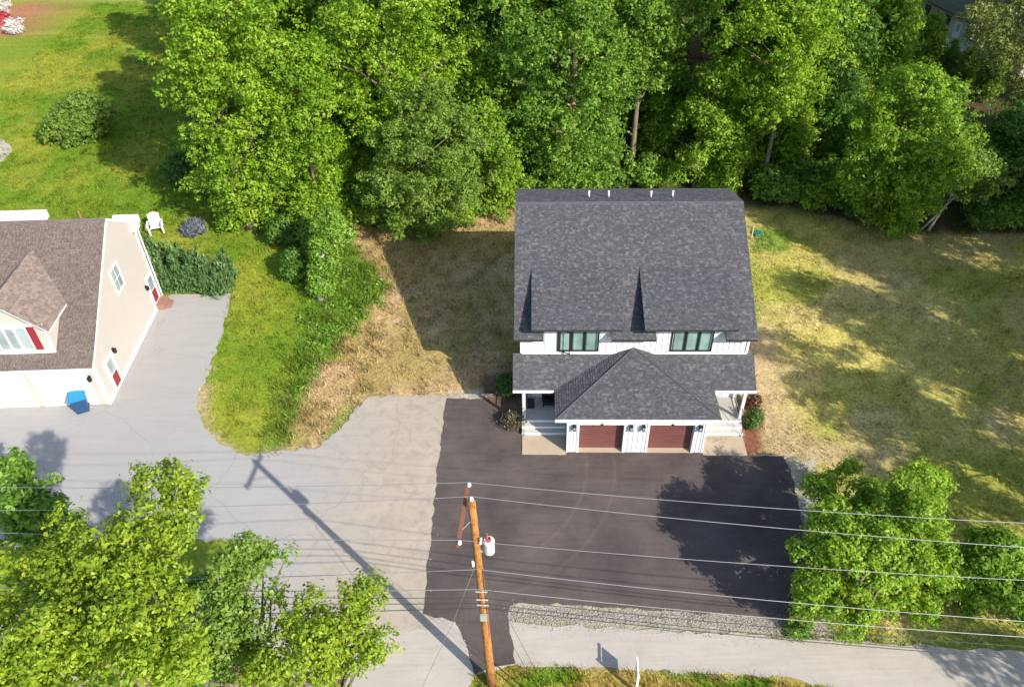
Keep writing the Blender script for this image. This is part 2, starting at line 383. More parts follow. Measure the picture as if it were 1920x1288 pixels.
def m_asphalt(name, a, c, stain, fine=60, marks=None):
    b = NB(name); v = b.coord()
    n = b.noise(v, .35, 5, .6, .4); n2 = b.noise(v, fine, 3, .7); n3 = b.noise(v, 2.2, 5, .65)
    col = b.mix(b.ramp(n, [(.3, (0, 0, 0)), (.7, (1, 1, 1))]), a, c)
    col = b.mix(b.ramp(n3, [(.56, (0, 0, 0)), (.74, (.5, .5, .5))]), col, stain)
    vs = b.coord('Object', (.35, 4, 1), (0, 0, radians(6))); n4 = b.noise(vs, 1.3, 4, .6)
    col = b.mix(b.ramp(n4, [(.4, (0, 0, 0)), (.75, (.3, .3, .3))]), col, tuple(x * .8 for x in stain))
    if marks:                                   # pale tyre tracks curving out of the garages
        sp = b.n('ShaderNodeSeparateXYZ'); b.l(v, sp.inputs[0])
        acc = None
        for cx, cy, r in marks:
            dx = b.math('SUBTRACT', sp.outputs[0], cx); dy = b.math('SUBTRACT', sp.outputs[1], cy)
            d = b.math('SQRT', b.math('ADD', b.math('MULTIPLY', dx, dx), b.math('MULTIPLY', dy, dy)))
            m_ = b.math('SUBTRACT', 1.0, b.math('MULTIPLY', b.math('ABSOLUTE', b.math('SUBTRACT', d, r)), 7.0))
            m_ = b.math('MAXIMUM', m_, 0.0); acc = m_ if acc is None else b.math('MAXIMUM', acc, m_)
        acc = b.math('MULTIPLY', acc, b.math('MINIMUM', b.math('MAXIMUM', b.math('MULTIPLY', b.math('ADD', sp.outputs[0], 1.5), .4), 0.0), 1.0))
        acc = b.math('MULTIPLY', acc, b.math('MULTIPLY', b.ramp(n3, [(.3, (.1, .1, .1)), (.6, (1, 1, 1))]), .13))
        col = b.mix(acc, col, tuple(x * 2.3 for x in c))
    k2 = b.ramp(n2, [(.3, (.78, .78, .78)), (.7, (1.2, 1.2, 1.2))])
    b.bsdf(b.mix(1, col, k2, 'MULTIPLY'), .9, .2, 0, n2, .3, .01); return b.m
def m_lot():
    b = NB('old_pavement'); v = b.coord(); sp = b.n('ShaderNodeSeparateXYZ'); b.l(v, sp.inputs[0])
    n = b.noise(v, .35, 5, .6, .4); n2 = b.noise(v, 55, 3, .7); n3 = b.noise(v, 1.6, 6, .7, .6); n5 = b.noise(v, .12, 3)
    f = b.math('ADD', b.math('MULTIPLY', b.math('ADD', sp.outputs[0], 12.2), .16), b.math('SUBTRACT', n, .5)); f = b.math('MAXIMUM', b.math('MINIMUM', f, 1.0), 0.0)
    cool = b.mix(n5, (.275, .265, .255), (.325, .315, .303)); warm = b.mix(n, (.30, .255, .20), (.385, .33, .265))
    col = b.mix(f, cool, warm)
    spots = b.ramp(n3, [(.47, (0, 0, 0)), (.6, (.4, .4, .4)), (.75, (.9, .9, .9))])
    col = b.mix(b.math('MULTIPLY', spots, b.math('ADD', b.math('MULTIPLY', f, .7), .15)), col, (.2, .17, .14))
    vs = b.coord('Object', (.25, 3, 1), (0, 0, radians(4))); n4 = b.noise(vs, 1.3, 4, .6)
    col = b.mix(b.ramp(n4, [(.42, (0, 0, 0)), (.75, (.28, .28, .28))]), col, (.24, .215, .19))
    vo = b.n('ShaderNodeTexVoronoi', feature='DISTANCE_TO_EDGE'); vo.inputs['Scale'].default_value = .16; vn = b.n('ShaderNodeVectorMath', operation='ADD')
    nz = b.n('ShaderNodeTexNoise'); nz.inputs['Scale'].default_value = .7; nz.inputs['Detail'].default_value = 5; b.l(v, nz.inputs['Vector']); b.l(v, vn.inputs[0]); b.l(nz.outputs[1], vn.inputs[1]); b.l(vn.outputs[0], vo.inputs['Vector'])
    cr = b.ramp(vo.outputs[0], [(0, (.45, .45, .45)), (.006, (0, 0, 0))])
    col = b.mix(b.math('MULTIPLY', cr, n5), col, (.12, .11, .1))
    k2 = b.ramp(n2, [(.3, (.8, .8, .8)), (.7, (1.18, 1.18, 1.18))])
    b.bsdf(b.mix(1, col, k2, 'MULTIPLY'), .9, .2, 0, n2, .3, .01); return b.m
OLDASPH = LOTASPH = m_lot()
ROADASPH = m_asphalt('bleached_road_asphalt', (.335, .30, .26), (.385, .35, .305), (.26, .235, .205))
NEWASPH = m_asphalt('new_black_asphalt', (.06, .048, .045), (.108, .087, .079), (.046, .037, .036), 50,
                    [(-3.2, 28, 7.0), (-3.2, 28, 8.45)])

def rough_poly(pts, amp=.12, step=.5, seed=1):
    out = []; r = random.Random(seed)
    for i in range(len(pts)):
        a = Vector((*pts[i], 0)); c = Vector((*pts[(i + 1) % len(pts)], 0)); L = (c - a).length
        k = max(1, int(L / step)); n = Vector((-(c - a).y, (c - a).x, 0)).normalized()
        for j in range(k):
            q = a.lerp(c, j / k)
            if j: q += n * r.uniform(-amp, amp)
            out.append((q.x, q.y))
    return out
def sheet(name, pts, z, mat, amp=.1, step=.5, seed=1, **k):
    q = rough_poly(pts, amp, step, seed)
    import bmesh
    bm = bmesh.new(); f = bm.faces.new([bm.verts.new((x, y, z)) for x, y in q])
    if f.calc_area() and f.normal.z < 0: f.normal_flip()
    g2 = bmesh.ops.extrude_face_region(bm, geom=[f])
    for e in g2['geom']:
        if isinstance(e, bmesh.types.BMVert): e.co.z = -.12
    bmesh.ops.recalc_face_normals(bm, faces=bm.faces)
    bmesh.ops.triangulate(bm, faces=bm.faces)
    me = bpy.data.meshes.new(name); bm.to_mesh(me); bm.free(); me.materials.append(mat)
    return tag(link(name, me), **k)
S = 'structure'
sheet('driveway', G((-420, 745), (195, 745), (295, 560), (320, 553), (433, 550), (426, 590), (408, 645), (392, 700), (372, 735), (370, 770), (388, 806), (420, 836), (462, 855), (560, 850), (570, 900), (560, 960), (540, 1012), (340, 1010), (150, 1020), (-420, 1040)), .000, OLDASPH, .13, .3, kind=S)
sheet('parking_lot', G((462, 855), (520, 845), (600, 838), (640, 802), (662, 772), (692, 744), (760, 741), (850, 744), (850, 1000), (810, 1180), (430, 1180), (470, 1070), (520, 1012), (545, 960), (555, 900), (545, 862)), .006, LOTASPH, .16, .3, seed=3, kind=S)
sheet('road', G((-420, 1130), (480, 1130), (800, 1140), (870, 1155), (960, 1166), (1130, 1176), (1400, 1190), (1920, 1222), (2700, 1275), (2700, 1400), (1750, 1306), (1560, 1290), (1480, 1268), (1330, 1262), (1180, 1253), (1060, 1249), (950, 1247), (890, 1266), (868, 1300), (840, 1420), (-420, 1420)), .003, ROADASPH, .1, .35, seed=5, kind=S)
sheet('parking_pad', G((838, 746), (905, 748), (912, 752), (950, 780), (979, 800), (979, 852), (1062, 852), (1064, 836), (1314, 838), (1318, 853), (1392, 855), (1470, 855), (1484, 890), (1498, 950), (1512, 1040), (1545, 1165), (1400, 1153), (1240, 1145), (1100, 1134), (975, 1128), (956, 1135), (953, 1160), (961, 1200), (967, 1243), (945, 1247), (890, 1264), (880, 1235), (868, 1198), (852, 1166), (792, 1150), (800, 1080), (808, 1000), (818, 900), (830, 800)), .011, NEWASPH, .07, .3, seed=7, kind=S)

sheet('path', G((-90, 248), (8, 262), (24, 280), (6, 302), (-90, 316)), .004, m_asphalt('pale_path', (.36, .33, .3), (.42, .39, .36), (.28, .25, .22)), .12, seed=9, kind=S)
# ---- grass blades: nobody could count them
def blades(name, n, xr, yr, keep, label, seed, scale=1.0, tall=None):
    r = np.random.default_rng(seed)
    x = r.uniform(*xr, n); y = r.uniform(*yr, n)
    c, gr, h = zone_color(x, y)
    ok = (r.random(n) < gr * keep)
    for p in PAVED:
        ok &= sdist(x, y, p) < .22 * (fbm(x * 1.3 + 7, y * 1.3, 3) - .42)
    # only what the photograph shows
    X_ = np.stack([x, y, np.zeros(n)], 1) - C0; zc = X_ @ FW
    u = 960 + FPX * (X_ @ RT) / zc; v = 644 - FPX * (X_ @ UP) / zc
    ok &= (u > -120) & (u < 2040) & (v > -60) & (v < 1340)
    x, y, c, h = x[ok], y[ok], c[ok], h[ok]; m = len(x)
    cl = fbm(x * 1.7, y * 1.7 + 40, 3); h = h * (.45 + 1.5 * sstep(.35, .7, cl)); c = c * (1.12 - .3 * sstep(.4, .68, cl))[:, None]
    a = r.uniform(0, 2 * pi, m); hh = h * r.uniform(.5, 1.4, m) * scale; wd = r.uniform(.012, .03, m) * scale
    lean = r.uniform(.3, 1.1, m) * hh; b = r.uniform(0, 2 * pi, m)
    z0 = np.full(m, -.05)
    v0 = np.stack([x - wd * np.cos(a), y - wd * np.sin(a), z0], 1); v1 = np.stack([x + wd * np.cos(a), y + wd * np.sin(a), z0], 1)
    v2 = np.stack([x + lean * np.cos(b), y + lean * np.sin(b), hh - .02], 1)
    V = np.stack([v0, v1, v2], 1).reshape(-1, 3); F = np.arange(3 * m).reshape(-1, 3)
    me = np_mesh(name, V, F, GRASSM)
    k = (r.uniform(.5, 1.75, (m, 1)) * np.stack([r.uniform(.9, 1.12, m), np.ones(m), r.uniform(.8, 1.15, m)], 1))
    cc = np.repeat(np.clip(c * k, 0, .8), 3, 0)
    t = me.attributes.new('col', 'FLOAT_COLOR', 'POINT'); t.data.foreach_set('color', np.concatenate([cc, np.ones((len(cc), 1))], 1).astype(np.float32).ravel())
    return tag(link(name, me), label=label, kind='stuff')
def m_grass():
    b = NB('grass_blades'); a = b.n('ShaderNodeAttribute', attribute_name='col')
    p = b.n('ShaderNodeBsdfDiffuse'); t = b.n('ShaderNodeBsdfTranslucent'); b.l(a.outputs['Color'], p.inputs[0]); b.l(a.outputs['Color'], t.inputs[0])
    mx = b.n('ShaderNodeMixShader'); mx.inputs[0].default_value = .3; b.l(p.outputs[0], mx.inputs[1]); b.l(t.outputs[0], mx.inputs[2]); b.l(mx.outputs[0], b.out.inputs[0]); return b.m
GRASSM = m_grass()
P_DRIVE = G((-420, 765), (205, 762), (301, 560), (320, 553), (433, 550), (408, 645), (372, 735), (388, 806), (462, 855), (545, 862), (600, 838), (640, 802), (692, 744), (850, 744), (1470, 855), (1545, 1165), (967, 1243), (890, 1264), (870, 1420), (-420, 1420), (-420, 1060), (340, 1055), (440, 1050), (440, 1012), (340, 1010), (-420, 1040))
PAVED = [P_DRIVE, G((960, 1168), (1130, 1178), (1400, 1192), (1920, 1224), (2700, 1275), (2700, 1400), (1560, 1290), (1330, 1262), (950, 1247))]
blades('lawn_grass', 330000, (-52, -8), (30, 106), .8, 'bright green mown lawn left of the tree line', 11, 1.25)
blades('yard_grass', 300000, (-14, 42), (17, 56), .8, 'patchy dry yellow and green grass around the grey roofed house', 12, 1.1)
blades('verge_grass', 60000, (-20, 16), (12, 20), .9, 'rough grass of the verge along the near side of the road', 13, 1.0)

# ---- loose stones and grit along the gravel and the paving edges
def pebbles(name, label, seed, spec, mat):
    r = np.random.default_rng(seed); P_ = []
    for path, n, wid in spec:
        w_ = np.array(G(*path)); seg = np.hypot(*(w_[1:] - w_[:-1]).T); cum = np.concatenate([[0], np.cumsum(seg)])
        t = r.uniform(0, cum[-1], n); x = np.interp(t, cum, w_[:, 0]) + r.normal(size=n) * wid; y = np.interp(t, cum, w_[:, 1]) + r.normal(size=n) * wid
        P_.append(np.stack([x, y], 1))
    P_ = np.concatenate(P_); m = len(P_); sz = np.clip(r.lognormal(-3.95, .4, m), .01, .05)
    base = np.array([(1, 0, 0), (-.3, .95, 0), (-.5, -.8, 0), (0, 0, .8)])
    a = r.uniform(0, 2 * pi, m); ca, sa = np.cos(a), np.sin(a)
    V = np.stack([base[None, :, 0] * ca[:, None] - base[None, :, 1] * sa[:, None], base[None, :, 0] * sa[:, None] + base[None, :, 1] * ca[:, None], np.repeat(base[None, :, 2], m, 0)], 2) * sz[:, None, None]
    V = V + np.concatenate([P_, np.full((m, 1), .002)], 1)[:, None, :]
    F = np.array([(0, 1, 3), (1, 2, 3), (2, 0, 3)])[None] + (np.arange(m) * 4)[:, None, None]
    return tag(link(name, np_mesh(name, V.reshape(-1, 3), F.reshape(-1, 3), mat)), label=label, kind='stuff')
def m_stone():
    b = NB('loose_stone'); g = b.n('ShaderNodeNewGeometry')
    b.bsdf(b.ramp(g.outputs['Random Per Island'], [(0, (.16, .14, .12)), (.5, (.32, .29, .25)), (1, (.5, .46, .4))]), .9, .1); return b.m
pebbles('gravel', 'grey loose gravel between the new asphalt and the road', 21, [(((955, 1150), (1130, 1157), (1300, 1164), (1420, 1170), (1550, 1182)), 9000, .24), (((1500, 860), (1520, 920), (1528, 1040)), 2600, .3), (((838, 742), (925, 742)), 500, .12)], m_stone())
pebbles('edge_grit', 'fine grit and crumbs along the paving edges', 22, [(((838, 746), (830, 800), (818, 900), (808, 1000), (800, 1080), (792, 1150), (852, 1166), (870, 1200), (890, 1264)), 500, .14), (((433, 552), (408, 645), (372, 735), (388, 806), (462, 855), (545, 848), (600, 838), (640, 802), (692, 744), (838, 742)), 800, .25), (((967, 1240), (1060, 1249), (1330, 1262), (1480, 1268)), 900, .12), (((960, 1170), (1130, 1180), (1400, 1192), (1700, 1208)), 1200, .16)], m_stone())
# ------------------------------------------------------------------ plants
def unit(v): return v / (np.linalg.norm(v, axis=-1, keepdims=True) + 1e-9)
def leaves_mesh(name, lob_c, lob_r, mat, seed, tufts=45, per=9, leaf=.2, tuft_r=.22, flat=.8, upb=.5, up_leaf=False, aspect=.55, shell=(.55, 1.22)):
    """leaf quads in tufts over the shells of lobes; returns one mesh"""
    r = np.random.default_rng(seed)
    N = len(lob_c)
    cnt = np.maximum(4, (tufts * (lob_r / lob_r.mean()) ** 2).astype(int))
    idx = np.repeat(np.arange(N), cnt); T = len(idx)
    d = r.normal(size=(T, 3)); d[:, 2] += .35; d = unit(d)
    rad = lob_r[idx, None] * r.uniform(shell[0], shell[1], (T, 1))
    tc = lob_c[idx] + d * rad * np.array([1, 1, flat])
    lob_t = r.uniform(0, 1, N)
    tt = np.clip(.4 * lob_t[idx] + .6 * r.random(T), 0, 1)
    li = np.repeat(np.arange(T), per); M = len(li)
    off = r.normal(size=(M, 3)) * (tuft_r * r.uniform(.6, 1.35, (T, 1)))[li] * np.array([1, 1, .7])
    pos = tc[li] + off
    nrm = unit(d[li] * .35 + off / tuft_r * .45 + np.array([0, 0, upb]) + r.normal(size=(M, 3)) * .35)
    if up_leaf:
        tan_ = unit(d[li] * .5 + np.array([0, 0, 1.3]) + r.normal(size=(M, 3)) * .3)
        nrm = unit(np.cross(tan_, r.normal(size=(M, 3))))
    else:
        tan_ = unit(np.cross(nrm, r.normal(size=(M, 3))))
    bit = np.cross(nrm, tan_)
    s = leaf * np.clip(r.lognormal(0, .32, (M, 1)), .45, 1.9)
    a = pos - tan_ * s * .5; b = pos + bit * s * aspect * .5 - tan_ * s * .05 + nrm * s * .08; c = pos + tan_ * s * .5 - nrm * s * .1; e = pos - bit * s * aspect * .5 - tan_ * s * .05 + nrm * s * .08
    V = np.stack([a, b, c, e], 1).reshape(-1, 3); F = np.arange(4 * M).reshape(-1, 4)
    me = np_mesh(name, V, F, mat)
    t = me.attributes.new('tint', 'FLOAT', 'POINT'); t.data.foreach_set('value', np.repeat(tt[li], 4).astype(np.float32))
    return me
def lobes_in(rings, n, lr, depth=.85, seed=0, fill=.3):
    """rings: (z, xc, half) sorted; lobes spread through the volume they bound (local coords, trunk at 0,0)"""
    r = np.random.default_rng(seed); rings = sorted(rings)
    z = np.array([q[0] for q in rings]); xc = np.array([q[1] for q in rings]); hf = np.array([q[2] for q in rings])
    zs = np.linspace(z[0], z[-1], 200); w_ = np.interp(zs, z, hf) + .15; w_ /= w_.sum()
    zz = r.choice(zs, n, p=w_); h = np.interp(zz, z, hf); x0 = np.interp(zz, z, xc)
    ph = r.uniform(0, 2 * pi, n); rho = np.sqrt(r.uniform(fill, 1, n))
    R0 = lr * r.uniform(.55, 1.35, n); R0 = np.minimum(R0, np.maximum(h * .7, .3))
    rr = np.maximum(h - R0 * r.uniform(.45, 1.15, n), .05)
    fing = r.random(n) < .2                   # branch ends that stick out of the crown
    R0 = np.where(fing, R0 * .55, R0); rr = np.where(fing, h * r.uniform(.95, 1.2, n), rr); rho = np.where(fing, np.sqrt(r.uniform(.75, 1, n)), rho)
    c = np.stack([x0 + rr * rho * np.cos(ph), rr * depth * rho * np.sin(ph), zz], 1)
    return c, R0
def trunk_mesh(name, c, mat, r0, top, seed, lean=(0, 0), nl=14, fork=.35):
    rr = random.Random(seed); m = MB(); H = top
    ax = lambda t: Vector((lean[0] * t + sin(t * 5 + seed) * .12 * t, lean[1] * t + cos(t * 4 + seed) * .12 * t, H * t))
    pts = [ax(t) for t in (0, .04, .15, .3, .45, .6, .75, .9)]
    rad = [r0 * 1.5, r0 * 1.1, r0, r0 * .85, r0 * .7, r0 * .52, r0 * .34, r0 * .15]
    pts[0].z = -.15
    m.tube(pts, rad, 9)
    order = sorted(range(len(c)), key=lambda i: rr.random())[:nl]
    for i in order:
        q = Vector(c[i]); t = max(.15, min(.85, (q.z / H) * .72)); s = ax(t)
        mid = s.lerp(q, .55) + Vector((rr.uniform(-.3, .3), rr.uniform(-.3, .3), .25))
        k = r0 * (1 - t) * .55 + .02
        m.tube([s, mid, q], [k, k * .6, .02], 5, False)
    return m.mesh(name, mat, True)
LIB = {}
def place_tree(name, me_crown, me_trunk, loc, rz, label, cat='tree', group=None, scale=(1, 1, 1), crown_name='crown', stem_name='trunk'):
    e = empty(name, tuple(loc), rz, label=label, cat=cat, group=group)
    if me_trunk: link(stem_name, me_trunk, e, scale=scale)
    o = link(crown_name, me_crown, e, scale=scale)
    return e
def tree(base, rows, label, mat=None, bark=None, n=90, lr=1.1, seed=1, tufts=27, per=12, leaf=.185, r0=.22, name='deciduous_tree', depth=.85, rings=None, lean=(0, 0), nl=16, cat='tree', tuft_r=.15, fill=.3, group=None, top=None, **kw):
    """a tree of its own shape; rows = (y, x left, x right) of its outline, taken at the tree's distance"""
    b = at(*base) if len(base) == 2 else np.array(base[:3], float)
    if rings is None:
        rings = []
        for py, l, r_ in rows:
            p = at_y(l, py, b[1]); q = at_y(r_, py, b[1])
            rings.append(((p[2] + q[2]) / 2, (p[0] + q[0]) / 2 - b[0], (q[0] - p[0]) / 2))
        rings = [(max(z, .25), x, h) for z, x, h in rings]
    c, R0 = lobes_in(rings, int(n * 1.12), lr, depth, seed, .08)
    me = leaves_mesh('crown', c, R0, mat or LEAF_MAPLE, seed, tufts, per, leaf, tuft_r, **kw)
    zt = top or max(q[0] for q in rings)
    tm = trunk_mesh('trunk', c, bark or BARK, r0, zt * .96, seed, lean, nl)
    return place_tree(name, me, tm, (b[0], b[1], 0), 0, label, cat, group)
def bush(loc, rings, label, mat, seed, n=16, lr=.45, tufts=30, per=8, leaf=.12, name='shrub', cat='shrub', tuft_r=.12, group=None, part='foliage', stem=True, depth=1, **kw):
    c, R0 = lobes_in(rings, n, lr, depth, seed, .15)
    me = leaves_mesh(part, c, R0, mat, seed, tufts, per, leaf, tuft_r, **kw)
    tm = trunk_mesh('stem', c, BARK, .04, max(q[0] for q in rings) * .8, seed, nl=8) if stem else None
    return place_tree(name, me, tm, (loc[0], loc[1], 0), 0, label, cat, group, crown_name=part, stem_name='stem')

# ================================================================== HOUSE (grey roofed duplex)
HO = (6.37, 28.35, 0); HA = radians(-1.9)
def hloc(u, v, z=0):
    return np.array([HO[0] + u * cos(HA) - v * sin(HA), HO[1] + u * sin(HA) + v * cos(HA), z])
house = empty('duplex_house', HO, HA, label='white board and batten duplex house with charcoal shingle roof and two red garage doors', cat='house')

def clip(poly, a, b_, c):                    # keep a*x+b*y<=c
    out = []
    for i in range(len(poly)):
        p, q = poly[i], poly[(i + 1) % len(poly)]
        fp, fq = a * p[0] + b_ * p[1] - c, a * q[0] + b_ * q[1] - c
        if fp <= 0: out.append(p)
        if (fp < 0 < fq) or (fq < 0 < fp):
            t = fp / (fp - fq); out.append((p[0] + t * (q[0] - p[0]), p[1] + t * (q[1] - p[1])))
    return out
def shingles(poly3, mat, parent, seed, expo=.135, name='shingle_field', wmin=.08, wmax=.22, extra_clip=None):
    """courses of single shingle tabs on a convex roof plane; first edge of poly3 is the eave"""
    P = [Vector(p) for p in poly3]; O_ = P[0]; e = (P[1] - P[0]).normalized()
    n = (P[1] - P[0]).cross(P[2] - P[0]).normalized()
    if n.z < 0: n = -n
    s = n.cross(e)
    if s.z < 0: s = -s
    q2 = [((p - O_).dot(e), (p - O_).dot(s)) for p in P]
    area = sum(q2[i][0] * q2[(i + 1) % len(q2)][1] - q2[(i + 1) % len(q2)][0] * q2[i][1] for i in range(len(q2)))
    if area < 0: q2 = q2[::-1]
    halves = []
    for i in range(len(q2)):
        (x0, y0), (x1, y1) = q2[i], q2[(i + 1) % len(q2)]
        a, b_ = (y1 - y0), -(x1 - x0); L = hypot(a, b_)
        if L > 1e-6: halves.append((a / L, b_ / L, (a * x0 + b_ * y0) / L))
    if extra_clip: halves += extra_clip
    xs = [q[0] for q in q2]; ys = [q[1] for q in q2]; r = random.Random(seed); m = MB()
    row = 0; y = min(ys) - .02
    while y < max(ys):
        x = min(xs) - r.random() * .4
        while x < max(xs):
            wd = r.uniform(wmin, wmax); th = r.choice((.012, .014, .022))
            t = [(x + .002, y), (x + wd - .002, y), (x + wd - .002, y + expo), (x + .002, y + expo)]
            for h in halves:
                t = clip(t, *h)
                if len(t) < 3: break
            if len(t) >= 3:
                k = len(m.v); N_ = len(t); lo = min(p[1] for p in t)
                for p in t:
                    hgt = .004 + th * (1 - (p[1] - y) / expo); m.v.append(tuple(O_ + e * p[0] + s * p[1] + n * hgt))
                m.f.append(tuple(range(k, k + N_)))
                low = [i for i, p in enumerate(t) if p[1] < lo + 1e-4]
                if len(low) == 2:
                    i, j = low
                    if (j - i) != 1: i, j = j, i
                    a0 = len(m.v)
                    for q in (t[i], t[j]): m.v.append(tuple(O_ + e * q[0] + s * q[1] + n * -.004))
                    m.f.append((k + i, a0, a0 + 1, k + j))
            x += wd
        y += expo; row += 1
    me = bpy.data.meshes.new(name); me.from_pydata(m.v, [], m.f); me.materials.append(mat)
    return tag(link(name, me, parent), kind='stuff')
def slab(poly, t): return [tuple(p) for p in poly], (0, 0, -t)

EV, EZ, RV, RZ = 3.1, 5.25, 10.3, 9.15
MS = (RZ - EZ) / (RV - EV)
mz = lambda v: EZ + (v - EV) * MS
# body: extruded side profile
MB().prism([(-6.02, 3.65, -.1), (-6.02, 3.65, mz(3.65) - .2), (-6.02, RV, RZ - .2), (-6.02, 13.3, 8.0), (-6.02, 13.3, -.1)], (12.04, 0, 0)).obj('wall', SIDING, house)
DORM = [(-5.44, -.78, -4.81, -1.32), (.36, 5.12, 1.05, 4.62)]
DAV, DEV, DEZ = 6.75, 2.9, 6.07
DS = (mz(DAV) - DEZ) / (DAV - DEV)
# main roof: solid slab with the eave cut away below the dormers
roof = MB()
roof.prism([(-6.35, 3.69, mz(3.69)), (6.25, 3.69, mz(3.69)), (6.25, RV, RZ), (-6.35, RV, RZ)], (0, 0, -.17))
for a, b_ in ((-6.35, -4.83), (-1.3, 1.03), (4.64, 6.25)):
    roof.prism([(a, EV, EZ), (b_, EV, EZ), (b_, 3.69, mz(3.69)), (a, 3.69, mz(3.69))], (0, 0, -.17))
roof.prism([(-6.35, RV + .002, RZ), (6.25, RV + .002, RZ), (5.98, 13.55, 8.12), (-6.05, 13.55, 8.12)], (0, 0, -.17))
roof = roof.obj('roof', DARKTRIM, house)
E_ = .0
for k, (a, b_) in enumerate(((-6.37, -4.83), (-1.3, 1.03), (4.64, 6.27))):
    shingles([(a, EV - .03, mz(EV - .03)), (b_, EV - .03, mz(EV - .03)), (b_, 3.69, mz(3.69)), (a, 3.69, mz(3.69))], SHINGLE, roof, 20 + k)
shingles([(-6.37, 3.69, mz(3.69)), (6.27, 3.69, mz(3.69)), (6.27, RV, RZ), (-6.37, RV, RZ)], SHINGLE, roof, 31)
shingles([(6.27, 13.57, 8.11), (-6.35, 13.57, 8.11), (-6.35, RV, RZ), (6.27, RV, RZ)], SHINGLE, roof, 32)
MB().prism([(-6.37, RV - .16, RZ - .16 * MS + .012), (-6.37, RV, RZ + .028), (-6.37, RV + .16, RZ - .16 * .32 + .012)], (12.64, 0, 0)).obj('ridge_cap', SHINGLE, roof)
# dormers
for k, (a, b_, wa, wb) in enumerate(DORM):
    d = MB()
    d.prism([(wa, 3.635, 3.9), (wa, 3.635, DEZ + .735 * DS - .17), (wa, 6.3, DEZ + (6.3 - DEV) * DS - .17), (wa, 6.3, 5.2), (wa, 3.7, 5.2), (wa, 3.7, 3.9)], (wb - wa, 0, 0))
    d = d.obj('dormer', SIDING, house)
    sb = MB().prism([(a, DEV, DEZ), (b_, DEV, DEZ), (b_, DAV, mz(DAV)), (a, DAV, mz(DAV))], (0, 0, -.16)).obj('dormer_roof', DARKTRIM, d)
    shingles([(a - .02, DEV - .03, DEZ - .03 * DS), (b_ + .02, DEV - .03, DEZ - .03 * DS), (b_ + .02, DAV, mz(DAV)), (a - .02, DAV, mz(DAV))], SHINGLE, d, 41 + k)
    # dark sheets on the dormer sides: shade under the rake put into colour
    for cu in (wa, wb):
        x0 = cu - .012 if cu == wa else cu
        MB().prism([(x0, 3.62, mz(3.62)), (x0, 3.62, DEZ + (3.62 - DEV) * DS - .165), (x0, DAV - .35, mz(DAV - .35) - .02), (x0, DAV - .35, mz(DAV - .35) - .1)], (.012, 0, 0)).obj('cheek_shade', DARKTRIM, d)
# battens on the upper front wall and garage front (shared mesh)
bat_u = MB().box(-.022, .022, -.022, 0, 0, 1).mesh('batten', SIDING)
def batten(u, v, z0, z1): return link('batten', bat_u, house, (u, v, z0), (0, 0, 0), (1, 1, z1 - z0))
WIN = [(-4.09, -1.88), (1.9, 4.11)]
WZ0, WZ1 = 4.02, 5.52
for i in range(41):
    u = -5.92 + i * .296
    vv, top = 3.65, mz(3.65) - .22
    for a, b_, wa, wb in DORM:
        if wa < u < wb: vv, top = 3.635, 5.95
    seg = [(3.88, top)]
    for a, b_ in WIN:
        if a - .08 < u < b_ + .08: seg = [(5.64, top)] if top > 5.7 else []
    for z0, z1 in seg: batten(u, vv, z0, z1)
box('trim_board', WHITE, house, -6.06, -5.93, 3.6, 3.648, 3.86, mz(3.6) - .25)
box('trim_board', WHITE, house, 5.93, 6.06, 3.6, 3.648, 3.86, mz(3.6) - .25)
MB().box(-6.0, 6.0, 3.58, 3.645, 3.79, 3.88).obj('flashing', WHITE, house)
# upper triple windows
def window(parent, u0, u1, v, z0, z1, n, frame_m, glass_m, fr=.07, name='window', open_first=False):
    f = MB(); d = .05
    f.box(u0 - fr, u1 + fr, v - d, v, z1, z1 + fr); f.box(u0 - fr, u1 + fr, v - d - .02, v, z0 - fr, z0)
    f.box(u0 - fr, u0, v - d, v, z0, z1); f.box(u1, u1 + fr, v - d, v, z0, z1)
    w_ = (u1 - u0) / n
    wn = f.obj(name, frame_m, parent)
    for i in range(1, n):
        box('mullion', frame_m, wn, u0 + i * w_ - .045, u0 + i * w_ + .045, v - d - .01, v, z0, z1)
    for i in range(n):
        pn = box('pane', glass_m, wn, u0 + i * w_ + .045, u0 + (i + 1) * w_ - .045, v - .018, v - .008, z0 + .002, z1 - .002)
    return wn
for k, (a, b_) in enumerate(WIN):
    wn = window(house, a + .07, b_ - .07, 3.632, WZ0 + .05, WZ1, 3, BLACK, GLASS)
    w3 = (b_ - a - .14) / 3
    for i in range(3):                           # white curtain edge and sill seen through each pane
        x0 = a + .07 + i * w3
        box('curtain', MINT, wn, x0 + .1, x0 + w3 * .8, 3.6095, 3.6135, WZ0 + .06, WZ1 - .002)
    if k == 0:                                   # left casement stands open
        e = MB(); ang = radians(-28); 
        def pt(t, dz): return (a + .1 + t * cos(ang) * .62, 3.57 + t * sin(ang) * .62, dz)
        for t0, t1, z0, z1 in ((0, .07, WZ0, WZ1), (.93, 1, WZ0, WZ1), (.07, .93, WZ0, WZ0 + .05), (.07, .93, WZ1 - .05, WZ1)):
            p, q = pt(t0, z0), pt(t1, z0)
            e.prism([p, q, (q[0], q[1], z1), (p[0], p[1], z1)], (.02, .03, 0))
        e.obj('open_sash', BLACK, wn)
